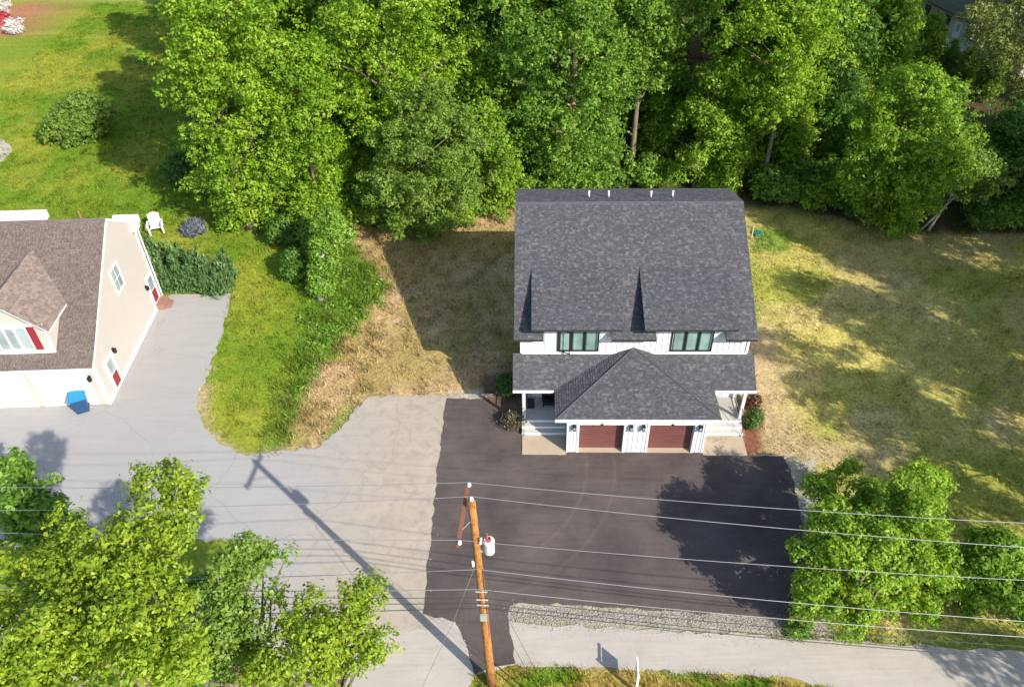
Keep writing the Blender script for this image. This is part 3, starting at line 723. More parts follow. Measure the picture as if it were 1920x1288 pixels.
# porch roof and garage hip
PEV, PEZ, PTV, PTZ = 2.0, 2.68, 3.62, 3.82
pr = MB().prism([(-6.42, PEV, PEZ), (6.38, PEV, PEZ), (6.38, PTV, PTZ), (-6.42, PTV, PTZ)], (0, 0, -.13)).obj('porch_roof', WHITE, house)
PSl = (PTZ - PEZ) / (PTV - PEV)
for a, b_, cl in ((-6.45, 0, 1), (0, 6.41, 2)):
    # stop at the valley with the garage hip
    A_, B_ = ((-4.22, PEV - .03), (-1.0, PTV)) if cl == 1 else ((4.22, PEV - .03), (1.0, PTV))
    if cl == 1: poly = [(a, PEV - .03), (A_[0], PEV - .03), (B_[0], PTV), (a, PTV)]
    else: poly = [(A_[0], PEV - .03), (b_, PEV - .03), (b_, PTV), (B_[0], PTV)]
    shingles([(x, y, PEZ + (y - PEV) * PSl) for x, y in poly], SHINGLE, pr, 50 + cl)
GZ, GAZ, GEV, GAV = 2.68, 4.19, -.15, 3.62
hip = MB()
hip.prism([(-4.2, GEV, GZ), (4.16, GEV, GZ), (0, GAV, GAZ)], (0, 0, -.1))
hip.prism([(-4.2, GEV, GZ), (0, GAV, GAZ), (-1.0, GAV, GZ + .36 * 3.2), (-4.2, 2.0, GZ)], (0, 0, -.1))
hip.prism([(4.16, GEV, GZ), (0, GAV, GAZ), (1.0, GAV, GZ + .36 * 3.2), (4.16, 2.0, GZ)], (0, 0, -.1))
hip = hip.obj('garage_roof', WHITE, house)
shingles([(-4.23, GEV - .03, GZ - .012), (4.19, GEV - .03, GZ - .012), (0, GAV, GAZ)], SHINGLE, hip, 61)
shingles([(-4.23, 2.0, GZ - .01), (-4.23, GEV - .03, GZ - .01), (0, GAV, GAZ), (-1.0, GAV, GZ + .36 * 3.2)], SHINGLE, hip, 62)
shingles([(4.19, GEV - .03, GZ - .01), (4.19, 2.0, GZ - .01), (1.0, GAV, GZ + .36 * 3.2), (0, GAV, GAZ)], SHINGLE, hip, 63)
for s in (-1, 1):
    MB().tube([(s * 4.2, GEV - .02, GZ + .02), (s * .02, GAV, GAZ + .02)], .035, 6).obj('hip_cap', SHINGLE, hip)
# gutters (white) along garage and porch eaves
box('gutter', WHITE, house, -4.25, 4.2, GEV - .14, GEV - .035, GZ - .13, GZ - .02)
for a, b_ in ((-6.45, -4.27), (4.24, 6.42)):
    box('gutter', WHITE, house, a, b_, PEV - .14, PEV - .035, PEZ - .13, PEZ - .03)
box('soffit', WHITE, house, -4.15, 4.1, GEV, 2.0, 2.5, 2.54)
box('soffit', WHITE, house, -6.38, -4.16, PEV, 3.6, 2.5, 2.53)
box('soffit', WHITE, house, 4.12, 6.34, PEV, 3.6, 2.5, 2.53)
# garage walls
DO = [(-2.97, -.66), (.66, 2.97)]; DH = 2.12
g_ = MB()
for a, b_ in ((-3.59, -2.97), (-.66, .66), (2.97, 3.59)): g_.box(a, b_, 0, .32, -.05, 2.5)
for a, b_ in DO: g_.box(a, b_, 0, .32, DH, 2.5)
g_.box(-3.59, -3.47, .32, 3.64, -.05, 2.5).box(3.47, 3.59, .32, 3.64, -.05, 2.5)
g_.obj('garage_wall', SIDING, house)
for u in (-3.42, -3.22, -.38, -.13, .13, .38, 3.22, 3.42): batten(u, 0, .02, 2.5)
for u in (-3.56, 3.56): box('corner_board', WHITE, house, u - .05, u + .05, -.03, 0, 0, 2.5)
for a, b_ in DO:
    tr = MB().box(a - .12, a, -.03, 0, 0, DH).box(b_, b_ + .12, -.03, 0, 0, DH).box(a - .12, b_ + .12, -.035, 0, DH, DH + .12)
    tr.obj('door_trim', WHITE, house)
    gd = MB().box(a, b_, .34, .36, .02, DH).obj('garage_door', DOORW, house)
    for i in range(4):
        z0 = .03 + i * .522
        for j in range(1):
            MB().box(a + .012, b_ - .012, .305, .34, z0, z0 + .514).obj('panel', DOORW, gd)
    MB().box(-.05 + (a + b_) / 2, .05 + (a + b_) / 2, -.09, -.03, DH - .02, DH + .1).obj('door_light', BLACK, house)
    MB().box(a, b_, -.03, .34, -.05, .035).obj('threshold', CONC, house)
# lanterns
for u in (-3.24, -.32, .32, 3.24):
    l_ = MB().box(-.05 + u, .05 + u, -.03, 0, 1.88, 2.12).box(u - .08, u + .08, -.22, -.04, 2.08, 2.12).prism([(u - .09, -.23, 2.12), (u + .09, -.23, 2.12), (u + .09, -.03, 2.12), (u - .09, -.03, 2.12)], (0, 0, .03))
    for du in (-.075, .06):
        for dv in (-.215, -.06): l_.box(u + du, u + du + .015, dv, dv + .015, 1.84, 2.08)
    l_.box(u - .08, u + .08, -.22, -.04, 1.81, 1.84)
    l_ = l_.obj('wall_lantern', BLACK, house)
    MB().box(u - .055, u + .055, -.195, -.065, 1.84, 2.05).obj('lamp_glass', GLASS_L, l_)
# porches, steps, columns, rails
for s in (-1, 1):
    q = lambda a, b_: (min(a * s, b_ * s), max(a * s, b_ * s))
    u0, u1 = q(3.61, 5.98)
    box('porch_floor', PORCHF, house, u0, u1, 1.84, 3.645, -.05, .55)
    box('step', PORCHF, house, u0 + .01, u1 - .01, 1.54, 1.838, -.05, .37)
    box('step', PORCHF, house, u0 + .02, u1 - .02, 1.24, 1.538, -.05, .185)
    for v_, z_ in ((1.82, .55), (1.52, .37), (1.22, .185)): box('step_edge', WHITE, house, u0, u1, v_ - .012, v_ + .012, z_ - .16, z_ - .002)
    box('walk_slab', CONC, house, *q(3.62, 5.95), -.2, 1.2, -.05, .03)
    cu = 5.86 * s
    box('column', WHITE, house, cu - .075, cu + .075, 1.9, 2.05, .551, 2.5)
    box('column', WHITE, house, cu - .075, cu + .075, 3.49, 3.64, .551, 2.5)
    rm = BLACK
    ra = MB().box(cu - .02, cu + .02, 2.06, 3.48, 1.42, 1.46).obj('railing', rm, house); box('bottom_rail', rm, ra, cu - .02, cu + .02, 2.06, 3.48, .66, .69)
    for i in range(11): box('baluster', rm, ra, cu - .009, cu + .009, 2.14 + i * .125, 2.158 + i * .125, .691, 1.419)
    hr = MB().tube([(cu, 1.95, 1.45), (cu, 1.15, .98), (cu, 1.15, .03)], .02, 6).tube([(cu, 1.95, 1.05), (cu, 1.18, .6)], .015, 6).obj('handrail', rm, house)
    # entry door on the house front, under the porch
    du0, du1 = q(3.75, 4.65)
    ed = box('entry_door', DARKTRIM, house, du0, du1, 3.6, 3.645, .56, 2.45)
    box('door_glass', GLASS_L, ed, du0 + .15, du1 - .15, 3.59, 3.599, 1.3, 2.3)
# foundation strip, vents
VP = [(-2.2, 11.43), (-1.08, 11.42), (1.3, 11.3), (2.54, 11.39)]
for u, v_ in VP:
    zb = RZ - (v_ - RV) * .3169
    p = MB().tube([(u, v_, zb - .05), (u, v_, zb + .42)], .055, 10).obj('vent_pipe', WHITE, house, True)
    MB().tube([(u, v_, zb - .04), (u, v_, zb + .06)], [.13, .06], 10).obj('pipe_collar', BLACK, p)
# rear and side windows (seen only from aside)
for s in (-1, 1):
    for v0, z0 in ((5.2, 1.2), (9.2, 1.2), (5.6, 4.0), (9.2, 4.0)):
        x0 = 6.02 * s; a, b_ = sorted((x0, x0 + .03 * s)); sw = box('side_window', BLACK, house, a, b_, v0, v0 + 1.1, z0, z0 + 1.3)
        a, b_ = sorted((x0 + .031 * s, x0 + .036 * s)); box('pane', GLASS, sw, a, b_, v0 + .08, v0 + 1.02, z0 + .08, z0 + 1.22)
# porch furniture
def armchair(u, v, rz, label):
    p = hloc(u, v, .551); e = empty('patio_chair', p, HA + rz, label=label, cat='chair')
    box('seat', BLACK, e, -.33, .33, -.32, .32, .18, .38); MB().prism([(-.33, .26, .38), (.33, .26, .38), (.33, .4, .85), (-.33, .4, .85)], (0, .08, 0)).obj('backrest', BLACK, e)
    for s in (-1, 1): box('armrest', BLACK, e, s * .33 - .05, s * .33 + .05, -.32, .34, .5, .56)
    for x in (-.3, .3):
        for y in (-.28, .28): box('leg', BLACK, e, x - .025, x + .025, y - .025, y + .025, 0, .18)
armchair(-4.5, 3.1, 0, 'black patio armchair on the left porch beside the garage')
pl = empty('porch_planter', hloc(-5.5, 2.9, .551), HA, label='small black box planter at the outer end of the left porch', cat='planter')
MB().box(-.2, .2, -.2, .2, 0, .42).obj('tub', BLACK, pl); MB().box(-.17, .17, -.17, .17, .42, .45).obj('soil', DARKTRIM, pl)

# ================================================================== LEFT HOUSE (beige, brown roof)
LO = (-23.14, 32.87, 0); LA = radians(1.2)
lh = empty('beige_house', LO, LA, label='beige lap sided house with brown roof, dormer and two white garage doors', cat='house')
LEZ, LRV, LRZ = 2.98, 6.94, 8.1; LS = (LRZ - LEZ) / LRV
lz = lambda v: LEZ + v * LS
MB().prism([(-15, 0, -.1), (-15, 0, LEZ - .08), (-15, LRV, LRZ - .14), (-15, 9.75, 6.12), (-15, 9.75, -.1)], (15, 0, 0)).obj('wall', BEIGE, lh)
rf = MB()
rf.prism([(-15.3, -.12, lz(-.12)), (.06, -.12, lz(-.12)), (.06, LRV, LRZ), (-15.3, LRV, LRZ)], (0, 0, -.13))
rf.prism([(-15.3, LRV + .002, LRZ), (.06, LRV + .002, LRZ), (.06, 10.0, 6.05), (-15.3, 10.0, 6.05)], (0, 0, -.13))
rf = rf.obj('roof', WHITE, lh)
shingles([(-9, -.14, lz(-.14)), (.04, -.14, lz(-.14)), (.04, LRV, LRZ), (-9, LRV, LRZ)], SHINGLE_B, rf, 71, .14, wmin=.16, wmax=.26)
shingles([(.04, 10.0, 6.05), (-9, 10.0, 6.05), (-9, LRV, LRZ), (.04, LRV, LRZ)], SHINGLE_B, rf, 72, .14, wmin=.16, wmax=.26)
MB().prism([(-9, LRV - .15, LRZ - .1), (-9, LRV, LRZ + .03), (-9, LRV + .15, LRZ - .1)], (9.05, 0, 0)).obj('ridge_cap', SHINGLE_B, rf)
# white rake and corner trim on the gable
MB().prism([(.001, -.1, LEZ - .2), (.001, LRV, LRZ - .2), (.001, LRV, LRZ - .06), (.001, -.1, LEZ - .06)], (.055, 0, 0)).obj('rake_board', WHITE, lh)
MB().prism([(.001, LRV, LRZ - .2), (.001, 10.0, 5.86), (.001, 10.0, 6.0), (.001, LRV, LRZ - .06)], (.055, 0, 0)).obj('rake_board', WHITE, lh)
box('corner_board', WHITE, lh, .001, .03, -.03, .14, 0, LEZ - .2)
box('corner_board', WHITE, lh, -.16, 0, -.03, -.001, 0, LEZ - .2)
box('corner_board', WHITE, lh, .001, .03, 9.6, 9.78, 0, 5.95)
box('base_board', WHITE, lh, .001, .04, .15, 9.05, -.02, .3)
MB().box(-1.2, .34, 9.95, 10.15, 5.92, 6.42).obj('gutter', WHITE, lh)
MB().box(-.05, .32, 9.2, 9.95, 5.7, 5.95).obj('cornice_return', WHITE, lh)
MB().box(-15, -5.3, 9.98, 10.5, 6.25, 6.75).obj('gutter', WHITE, lh)
MB().tube([(.12, 9.85, 5.8), (.12, 9.85, .1)], .05, 8).obj('downspout', WHITE, lh)
MB().tube([(-1.5, LRV + .3, LRZ - .4), (-1.5, LRV + .3, LRZ + .35)], .05, 8).obj('vent_pipe', BRICKM, lh)
# gable window
def gwin(v0, v1, z0, z1, cols=2, rows=2):
    f = MB().box(0, .05, v0 - .09, v1 + .09, z1, z1 + .09).box(0, .06, v0 - .1, v1 + .1, z0 - .09, z0).box(0, .05, v0 - .09, v0, z0, z1).box(0, .05, v1, v1 + .09, z0, z1)
    f = f.obj('window', WHITE, lh)
    for i in range(cols):
        for j in range(rows):
            a = v0 + (v1 - v0) * i / cols; b_ = v0 + (v1 - v0) * (i + 1) / cols; c = z0 + (z1 - z0) * j / rows; d = z0 + (z1 - z0) * (j + 1) / rows
            MB().box(.004, .012, a + .02, b_ - .02, c + .02, d - .02).obj('pane', GLASS_L, f)
    MB().box(.002, .02, (v0 + v1) / 2 - .018, (v0 + v1) / 2 + .018, z0, z1).obj('mullion', WHITE, f)
    MB().box(.003, .022, v0, v1, (z0 + z1) / 2 - .018, (z0 + z1) / 2 + .018).obj('mullion', WHITE, f)
gwin(5.2, 6.2, 4.05, 5.5)
# side doors: white frame, glazed top, red lower panel
for v0 in (1.05, 8.72):
    zb = .12 if v0 < 5 else .42
    d = MB().box(.001, .06, v0 - .12, v0, zb, zb + 2.12).box(.001, .06, v0 + .9, v0 + 1.02, zb, zb + 2.12).box(.001, .06, v0, v0 + .9, zb + 2.0, zb + 2.12)
    d = d.obj('side_door', WHITE, lh)
    MB().box(.001, .035, v0, v0 + .9, zb, zb + 2.0).obj('door_leaf', WHITE, d)
    MB().box(.035, .045, v0 + .12, v0 + .78, zb + .08, zb + .95).obj('lower_panel', RED, d)
    MB().box(.035, .04, v0 + .12, v0 + .78, zb + 1.02, zb + 1.9).obj('pane', GLASS_L, d)
    vl = v0 + 1.25 if v0 < 5 else v0 - .35
    ln = MB().box(.001, .05, vl - .06, vl + .06, 2.0, 2.25).box(.05, .2, vl - .08, vl + .08, 1.92, 2.2).obj('wall_lantern', BLACK, lh)
# brick stoop with step
st = MB().box(.002, .55, 8.75, 9.75, -.05, .42).obj('brick_stoop', BRICKM, lh)
MB().box(.55, .85, 8.9, 9.6, -.05, .2).obj('step', BRICKM, st)
# garage front
for a, b_ in ((-3.55, -.78), (-7.0, -4.23)):
    fr = MB().box(a - .14, a, -.05, -.001, 0, 2.4).box(b_, b_ + .14, -.05, -.001, 0, 2.4).box(a - .14, b_ + .14, -.06, -.001, 2.4, 2.52).obj('door_trim', WHITE, lh)
    gd = MB().box(a, b_, -.02, -.003, .01, 2.4).obj('garage_door', WHITE, lh)
    for i in range(4):
        for j in range(4):
            w_ = (b_ - a) / 4
            MB().box(a + j * w_ + .01, a + (j + 1) * w_ - .01, -.035, -.02, .02 + i * .595, .6 + i * .595).obj('panel', WHITE, gd)
ln = MB().box(-.5, -.38, -.04, -.001, 2.0, 2.25).box(-.52, -.36, -.2, -.04, 1.92, 2.2).obj('wall_lantern', BLACK, lh)
box('fascia', WHITE, lh, -15.2, .05, -.17, -.125, LEZ - .26, LEZ - .09)
# front dormer
DU, DW, DF = -4.0, 1.95, .7; DRZ = 7.1; DSL = .864
dm = MB()
ez = DRZ - (DW) * DSL - .1
dm.prism([(DU - DW, DF, lz(DF) - .1), (DU + DW, DF, lz(DF) - .1), (DU + DW, DF, ez), (DU, DF, DRZ - .12), (DU - DW, DF, ez)], (0, 4.6, 0))
dm = dm.obj('dormer', BEIGE, lh)
OV = 2.28; ezo = DRZ - OV * DSL
for s in (-1, 1):
    vr = (DRZ - LEZ) / LS; ve = (ezo - LEZ) / LS
    poly = [(DU + s * OV, DF - .3, ezo), (DU + s * OV, ve, ezo), (DU, vr, DRZ), (DU, DF - .3, DRZ)]
    MB().prism(poly, (0, 0, -.1)).obj('dormer_roof', WHITE, dm)
    poly = [(DU + s * OV, DF - .32, ezo), (DU + s * OV, ve + .02, ezo), (DU, vr + .02, DRZ), (DU, DF - .32, DRZ)]
    shingles(poly, SHINGLE_P, dm, 80 + s, .14, wmin=.16, wmax=.26)
MB().prism([(DU - DW - .02, DF - .04, lz(DF) - .05), (DU - DW + .14, DF - .04, lz(DF) - .05), (DU - DW + .14, DF - .04, ez), (DU - DW - .02, DF - .04, ez)], (0, .035, 0)).obj('corner_board', WHITE, dm)
MB().prism([(DU + DW + .02, DF - .04, lz(DF) - .05), (DU + DW - .14, DF - .04, lz(DF) - .05), (DU + DW - .14, DF - .04, ez), (DU + DW + .02, DF - .04, ez)], (0, .035, 0)).obj('corner_board', WHITE, dm)
MB().box(DU - DW, DU + DW, DF - .1, DF - .001, lz(DF) - .02, lz(DF) + .1).obj('sill_board', WHITE, dm)
MB().box(DU - DW, DU + DW, DF - .06, DF - .001, 5.32, 5.46).obj('head_board', WHITE, dm)
wn = window(lh, DU - .87, DU + .87, DF - .005, 3.75, 5.22, 3, WHITE, GLASS_L, .09)
for s in (-1, 1):
    c = DU + s * 1.18
    MB().box(c - .2, c + .2, DF - .05, DF - .003, 3.7, 5.28).obj('shutter', RED, lh)

# ================================================================== HOUSE IN THE WOODS (top right)
p0 = at(1690, 25); p1 = at(1835, 105); dv_ = p1 - p0; ang = math.atan2(dv_[1], dv_[0]); Lw = hypot(dv_[0], dv_[1])
wh = empty('woodland_house', (p0[0], p0[1], 0), ang, label='pale grey house half hidden by trees beyond the woods', cat='house')
GREYW = m_lap('grey_lap_siding', (.42, .41, .39), .15)
MB().box(0, Lw + 6, 0, 8, -.1, 2.7).obj('wall', GREYW, wh)
MB().prism([(-.4, -.5, 2.72), (-.4, 4, 4.6), (-.4, 8.5, 2.72), (-.4, 8.5, 2.58), (-.4, 4, 4.42), (-.4, -.5, 2.58)], (Lw + 6.8, 0, 0)).obj('roof', m_plain('mossy_roof', (.075, .085, .06), .9, .1, 0, .4, 2), wh)
dd = box('door', WHITE, wh, Lw * .66, Lw * .66 + 1.1, -.06, -.001, 0, 2.1); box('door_pane', GLASS_L, dd, Lw * .66 + .25, Lw * .66 + .85, -.07, -.061, 1.1, 1.9)
for t in (.3, .56, .82):
    ww = box('window', BLACK, wh, Lw * t - .45, Lw * t + .45, -.05, -.001, 1.0, 2.2); box('pane', GLASS, ww, Lw * t - .38, Lw * t + .38, -.06, -.051, 1.07, 2.13)
MB().box(Lw * .5, Lw * .95, -3, -.01, .3, .4).obj('deck', PORCHF, wh)

# ================================================================== UTILITY POLE AND LINES
pb = np.array([-1.13, 15.85, 0]); ptop = np.array([-1.39, 16.03, 11.75])
up = empty('utility_pole', tuple(pb), 0, label='leaning orange brown wooden utility pole with transformer beside the road', cat='utility pole')
rel = lambda z: (ptop - pb) * (z / 11.75)
MB().tube([rel(z) for z in (-.3, 2, 4, 6, 8, 10, 11.75)], [.19, .18, .168, .156, .145, .133, .122], 14).obj('shaft', POLE, up, True)
a1 = np.array([-1.40, 16.87, 11.42]) - pb; a2 = np.array([-1.63, 14.62, 11.42]) - pb; off = np.array([-.17, .0, 0])
d_ = (a2 - a1) / np.linalg.norm(a2 - a1); nrm = np.array([-d_[1], d_[0], 0]) * .055
q = [a1 + off + nrm, a2 + off + nrm, a2 + off - nrm, a1 + off - nrm]
MB().prism([tuple(p) for p in q], (0, 0, -.13)).obj('crossarm', ARMW, up)
for t in (.3, .75):
    s_ = a1 + (a2 - a1) * t + off + np.array([0, 0, -.1]); MB().tube([s_, rel(10.75) + np.array([-.1, 0, 0])], .018, 6).obj('brace', GALV, up)
for p in (a1 + off * .6, a2 + off * .6, rel(11.75)):
    MB().tube([p, p + np.array([0, 0, .1])], [.02, .02], 6).obj('insulator_pin', GALV, up)
    MB().tube([p + np.array([0, 0, z]) for z in (.06, .08, .11, .14, .18, .21)], [.04, .065, .05, .062, .04, .025], 12).obj('insulator', PORC, up)
tz = 9.0; tp = rel(tz) + np.array([.42, -.05, 0])
tr = MB().tube([tp + np.array([0, 0, z + .0]) for z in (.14, .17, .6, .74, .82)], [.16, .185, .185, .2, .15], 18).obj('transformer', m_plain('transformer_grey', (.48, .5, .51), .4, .4), up, False)
MB().tube([tp + np.array([-.06, .05, .82]), tp + np.array([-.06, .05, 1.1])], [.05, .03], 8).obj('bushing', REDM, tr)
MB().tube([tp + np.array([.1, -.05, .82]), tp + np.array([.1, -.05, 1.02])], [.045, .03], 8).obj('bushing', PORC, tr)
MB().tube([tp + np.array([.0, 0, .815]), tp + np.array([.0, 0, .85])], [.13, .08], 16).obj('lid', REDM, tr)
for z in (9.15, 9.6): MB().box(.05 + rel(z)[0], tp[0] - .15, rel(z)[1] - .08, rel(z)[1] + .04, z, z + .06).obj('mount_bracket', GALV, up)
MB().tube([rel(9.75) + np.array([.15, -.16, 0]), rel(9.75) + np.array([.2, -.2, .35])], [.05, .03], 8).obj('fuse_cutout', PORC, up)
MB().tube([rel(8.35) + np.array([-.18, -.05, 0]), rel(8.35) + np.array([-.18, -.05, .25])], .05, 8).obj('spool_insulator', PORC, up)
c5 = rel(5.36); MB().box(c5[0] - .13, c5[0] + .13, c5[1] - .24, c5[1] - .165, 5.15, 5.55).obj('equipment_box', GALV, up)
for z in (6.05, 6.4, 6.9): MB().tube([rel(z) + np.array([-.2, -.12, 0]), rel(z) + np.array([.22, -.14, 0])], .03, 6).obj('cable_bracket', GALV, up)
MB().tube([rel(z) + np.array([.12, -.1 - .02 * sin(z * 3), 0]) for z in (8.2, 7.2, 6.2, 5.2, 3.5, 1.5, 0)], .022, 6).obj('ground_cable', CABLE, up)
W_ = [  # attach point, slope and material left / right, radius
    ((-1.52, 16.87, 11.66), -.0171, -.1007, WIREM, .014, 'highest bare power line, on the far end of the crossarm'),
    ((-1.39, 16.03, 11.98), -.0467, -.1288, WIREM, .014, 'bare power line on the top of the utility pole'),
    ((-1.73, 14.62, 11.66), .0312, -.093, WIREM, .014, 'bare power line on the near end of the crossarm'),
    ((-1.36, 15.83, 8.28), -.0438, -.1386, WIREM, .017, 'neutral line tied to the pole just below the transformer'),
    ((-1.34, 15.8, 7.1), .0062, -.1258, WIREM, .02, 'pale cable between the neutral line and the dark cables'),
    ((-1.32, 15.79, 6.56), .0273, -.1297, CABLE, .019, 'upper of the three dark cables low on the pole'),
    ((-1.32, 15.78, 6.22), .0194, -.1462, CABLE, .02, 'middle of the three dark cables low on the pole'),
    ((-1.31, 15.78, 5.92), -.0242, -.1385, CABLE, .022, 'lowest dark cable hung on the pole above the grey box')]
for p, aL, aR, mt, rad, lb in W_:
    pts = []
    for i in range(-22, 23):
        t = i * 2.0; s = aL if t < 0 else aR; k = abs(t)
        pts.append((p[0] + t, p[1] + (t * -.07 if t > 0 else 0), p[2] + s * k + .0022 * k * k))
    MB().tube(pts, rad * .7, 5).obj('power_line', mt, None, True, label=lb, cat='wire', group='overhead lines along the road')
MB().tube([(pb + rel(8.3)) + np.array([-.15, -.1, 0]), at(848, 1170, 4.5), at(790, 1290, 1.8)], .012, 5).obj('service_wire', WIREM, None, label='thin slanting wire running from the pole down towards the lower left', cat='wire')
for k, (ax, ay, z) in enumerate(((1052, 1345, 8.1), (1040, 1350, 6.6))):
    q0 = pb + rel(z) + np.array([.13, -.1, 0]); q1 = at(ax, ay)
    gw = MB().tube([q0, q1], .008, 5).obj('guy_wire', CABLE, None, label=('upper' if k == 0 else 'lower') + ' of the two guy wires with a yellow guard in the verge grass', cat='guy wire')
    MB().tube([q1 + (q0 - q1) * .0, q1 + (q0 - q1) * .24], .03, 7).obj('guard_sleeve', YEL, gw)

# ================================================================== SMALL THINGS
bn = empty('wheeled_bin', tuple(at(157, 768)), radians(24), label='blue wheeled recycling bin in front of the white garage door', cat='bin')
MB().prism([(-.33, -.36, .08), (.33, -.36, .08), (.33, .36, .08), (-.33, .36, .08)], (0, 0, .01)).obj('base', BLUED, bn)
b_ = MB(); n0 = len(b_.v)
b_.v += [(-.3, -.33, .05), (.3, -.33, .05), (.3, .33, .05), (-.3, .33, .05), (-.42, -.46, 1.08), (.42, -.46, 1.08), (.42, .46, 1.08), (-.42, .46, 1.08)]
b_.f += [(0, 1, 2, 3), (4, 5, 6, 7), (0, 1, 5, 4), (1, 2, 6, 5), (2, 3, 7, 6), (3, 0, 4, 7)]
b_.obj('body', BLUED, bn)
MB().box(-.46, .46, -.5, .5, 1.085, 1.13).prism([(-.4, -.45, 1.13), (.4, -.45, 1.13), (.4, .42, 1.13), (-.4, .42, 1.13)], (0, 0, .05)).obj('lid', BLUE, bn)
MB().tube([(-.3, .56, 1.05), (.3, .56, 1.05)], .025, 8).obj('handle', BLUED, bn)
for s in (-1, 1): MB().tube([(s * .3, .36, .13), (s * .38, .36, .13)], .13, 14).obj('wheel', BLACK, bn)
def adirondack(loc, rz, label):
    e = empty('garden_chair', tuple(loc), rz, label=label, cat='chair')
    for i in range(5): MB().prism([(-.3 + i * .122, -.3, .36), (-.19 + i * .122, -.3, .36), (-.19 + i * .122, .3, .24), (-.3 + i * .122, .3, .24)], (0, 0, .025)).obj('seat_slat', WHITE, e)
    for i in range(5):
        h = 1.02 - abs(i - 2) * .05; x = -.32 + i * .13
        MB().prism([(x, .28, .24), (x + .115, .28, .24), (x + .125, .58, h), (x - .01, .58, h)], (0, .025, 0)).obj('back_slat', WHITE, e)
    for s in (-1, 1):
        MB().prism([(s * .42 - .08, -.42, .56), (s * .42 + .08, -.42, .56), (s * .4 + .05, .42, .54), (s * .4 - .05, .42, .54)], (0, 0, .03)).obj('armrest', WHITE, e)
        MB().box(s * .38 - .045, s * .38 + .045, -.38, -.3, 0, .56).obj('leg', WHITE, e)
        MB().prism([(s * .33, -.3, .3), (s * .33, .62, .0), (s * .33, .7, .05), (s * .33, -.3, .4)], (.03, 0, 0)).obj('leg', WHITE, e)
    for o in e.children: o.scale = (1.25, 1.25, 1.25)
adirondack(at(295, 434), radians(20), 'white wooden lawn chair on the grass behind the beige house')
# yard sign, edge on
sg = empty('yard_sign', tuple(at(1192, 1296)), radians(86), label='white post sign seen edge on in the grass verge beside the road', cat='sign')
MB().box(-.045, .045, -.045, .045, -.2, 1.38).obj('post', WHITE, sg)
MB().box(.046, -0.0 + .8, -.03, .03, 1.25, 1.32).obj('arm', WHITE, sg)
MB().box(.1, .74, -.02, .02, .62, 1.17).obj('sign_panel', WHITE, sg)
for x in (.2, .64): MB().box(x - .01, x + .01, -.008, .008, 1.17, 1.25).obj('hanger', GALV, sg)
# green septic lid and stake by the house
sp = at(1420, 438); MB().tube([(sp[0], sp[1], -.05), (sp[0], sp[1], .08), (sp[0], sp[1], .12)], [.36, .36, .3], 18).obj('septic_lid', m_plain('green_plastic', (.02, .13, .09), .5), label='round dark green septic lid in the grass behind the right of the house', cat='lid')
sp = at(1409, 446); MB().box(sp[0] - .04, sp[0] + .04, sp[1] - .04, sp[1] + .04, -.1, 1.0).obj('marker_stake', m_plain('stake_wood', (.45, .36, .22), .8), label='thin wooden marker stake beside the green septic lid', cat='stake')

# ================================================================== VEGETATION
MPL = dict(mat=LEAF_MAPLE)
tree((470, 425), [(-170, 380, 500), (-60, 310, 560), (20, 290, 545), (120, 297, 560), (220, 322, 560), (300, 345, 560), (380, 385, 530), (425, 405, 480)], 'tall broad maple with white flecked leaf tips overhanging the left lawn', n=190, lr=1.15, seed=11, tufts=32, r0=.32)
tree((607, 428), [(60, 500, 590), (150, 490, 630), (230, 490, 645), (310, 500, 648), (380, 515, 640), (440, 505, 590), (468, 525, 565)], 'yellow green maple with bare tan trunk above the vine covered stump', n=110, lr=1.0, seed=12, tufts=31, bark=BARKT, r0=.2)
tree((760, 372), [(-200, 640, 800), (-60, 590, 870), (30, 590, 890), (110, 600, 900), (180, 610, 910), (250, 640, 930), (310, 650, 900)], 'tall bright maple behind the round crowned olive tree', n=170, lr=1.15, seed=13, r0=.3)
tree((800, 432), [(175, 750, 850), (225, 700, 905), (290, 665, 945), (350, 660, 950), (395, 690, 910), (418, 730, 870)], 'round dense olive green tree at the edge of the dry yard', n=130, lr=.8, seed=14, mat=LEAF_OLIVE, leaf=.15, tufts=46, r0=.17, tuft_r=.12, per=10)
tree((938, 402), [(190, 880, 925), (250, 890, 960), (320, 905, 992), (375, 900, 985), (395, 920, 970)], 'slender bright green young tree at the left rear corner of the grey roof', n=55, lr=.8, seed=15, mat=LEAF_BR, r0=.12)
tree((1070, 357), [(-150, 960, 1120), (-20, 915, 1180), (80, 905, 1190), (170, 925, 1195), (250, 945, 1195), (310, 955, 1180), (345, 1000, 1150)], 'broad mid green oak with reddish trunk foot right behind the roof ridge', n=180, lr=1.1, seed=16, mat=LEAF_MID, bark=BARKT, r0=.28)
tree((1182, 335), [(-190, 1120, 1260), (-80, 1090, 1310), (20, 1090, 1320), (100, 1115, 1300), (150, 1150, 1240)], 'tall oak with a long bare grey trunk standing in a dark gap', n=110, lr=1.1, seed=17, mat=LEAF_MID, r0=.23)
tree((1300, 353), [(105, 1340, 1375), (160, 1295, 1395), (220, 1262, 1402), (280, 1242, 1420), (325, 1245, 1395)], 'short bright green maple behind the right half of the roof ridge', n=80, lr=.9, seed=18, mat=LEAF_BR, r0=.13)
tree((1425, 363), [(-190, 1340, 1520), (-70, 1300, 1580), (40, 1315, 1605), (120, 1335, 1590), (185, 1385, 1540), (222, 1405, 1475)], 'tall tree with slim pale trunk and yellow green crown right of the roof', n=150, lr=1.1, seed=19, mat=LEAF_MAPLE, bark=BARK, r0=.16)
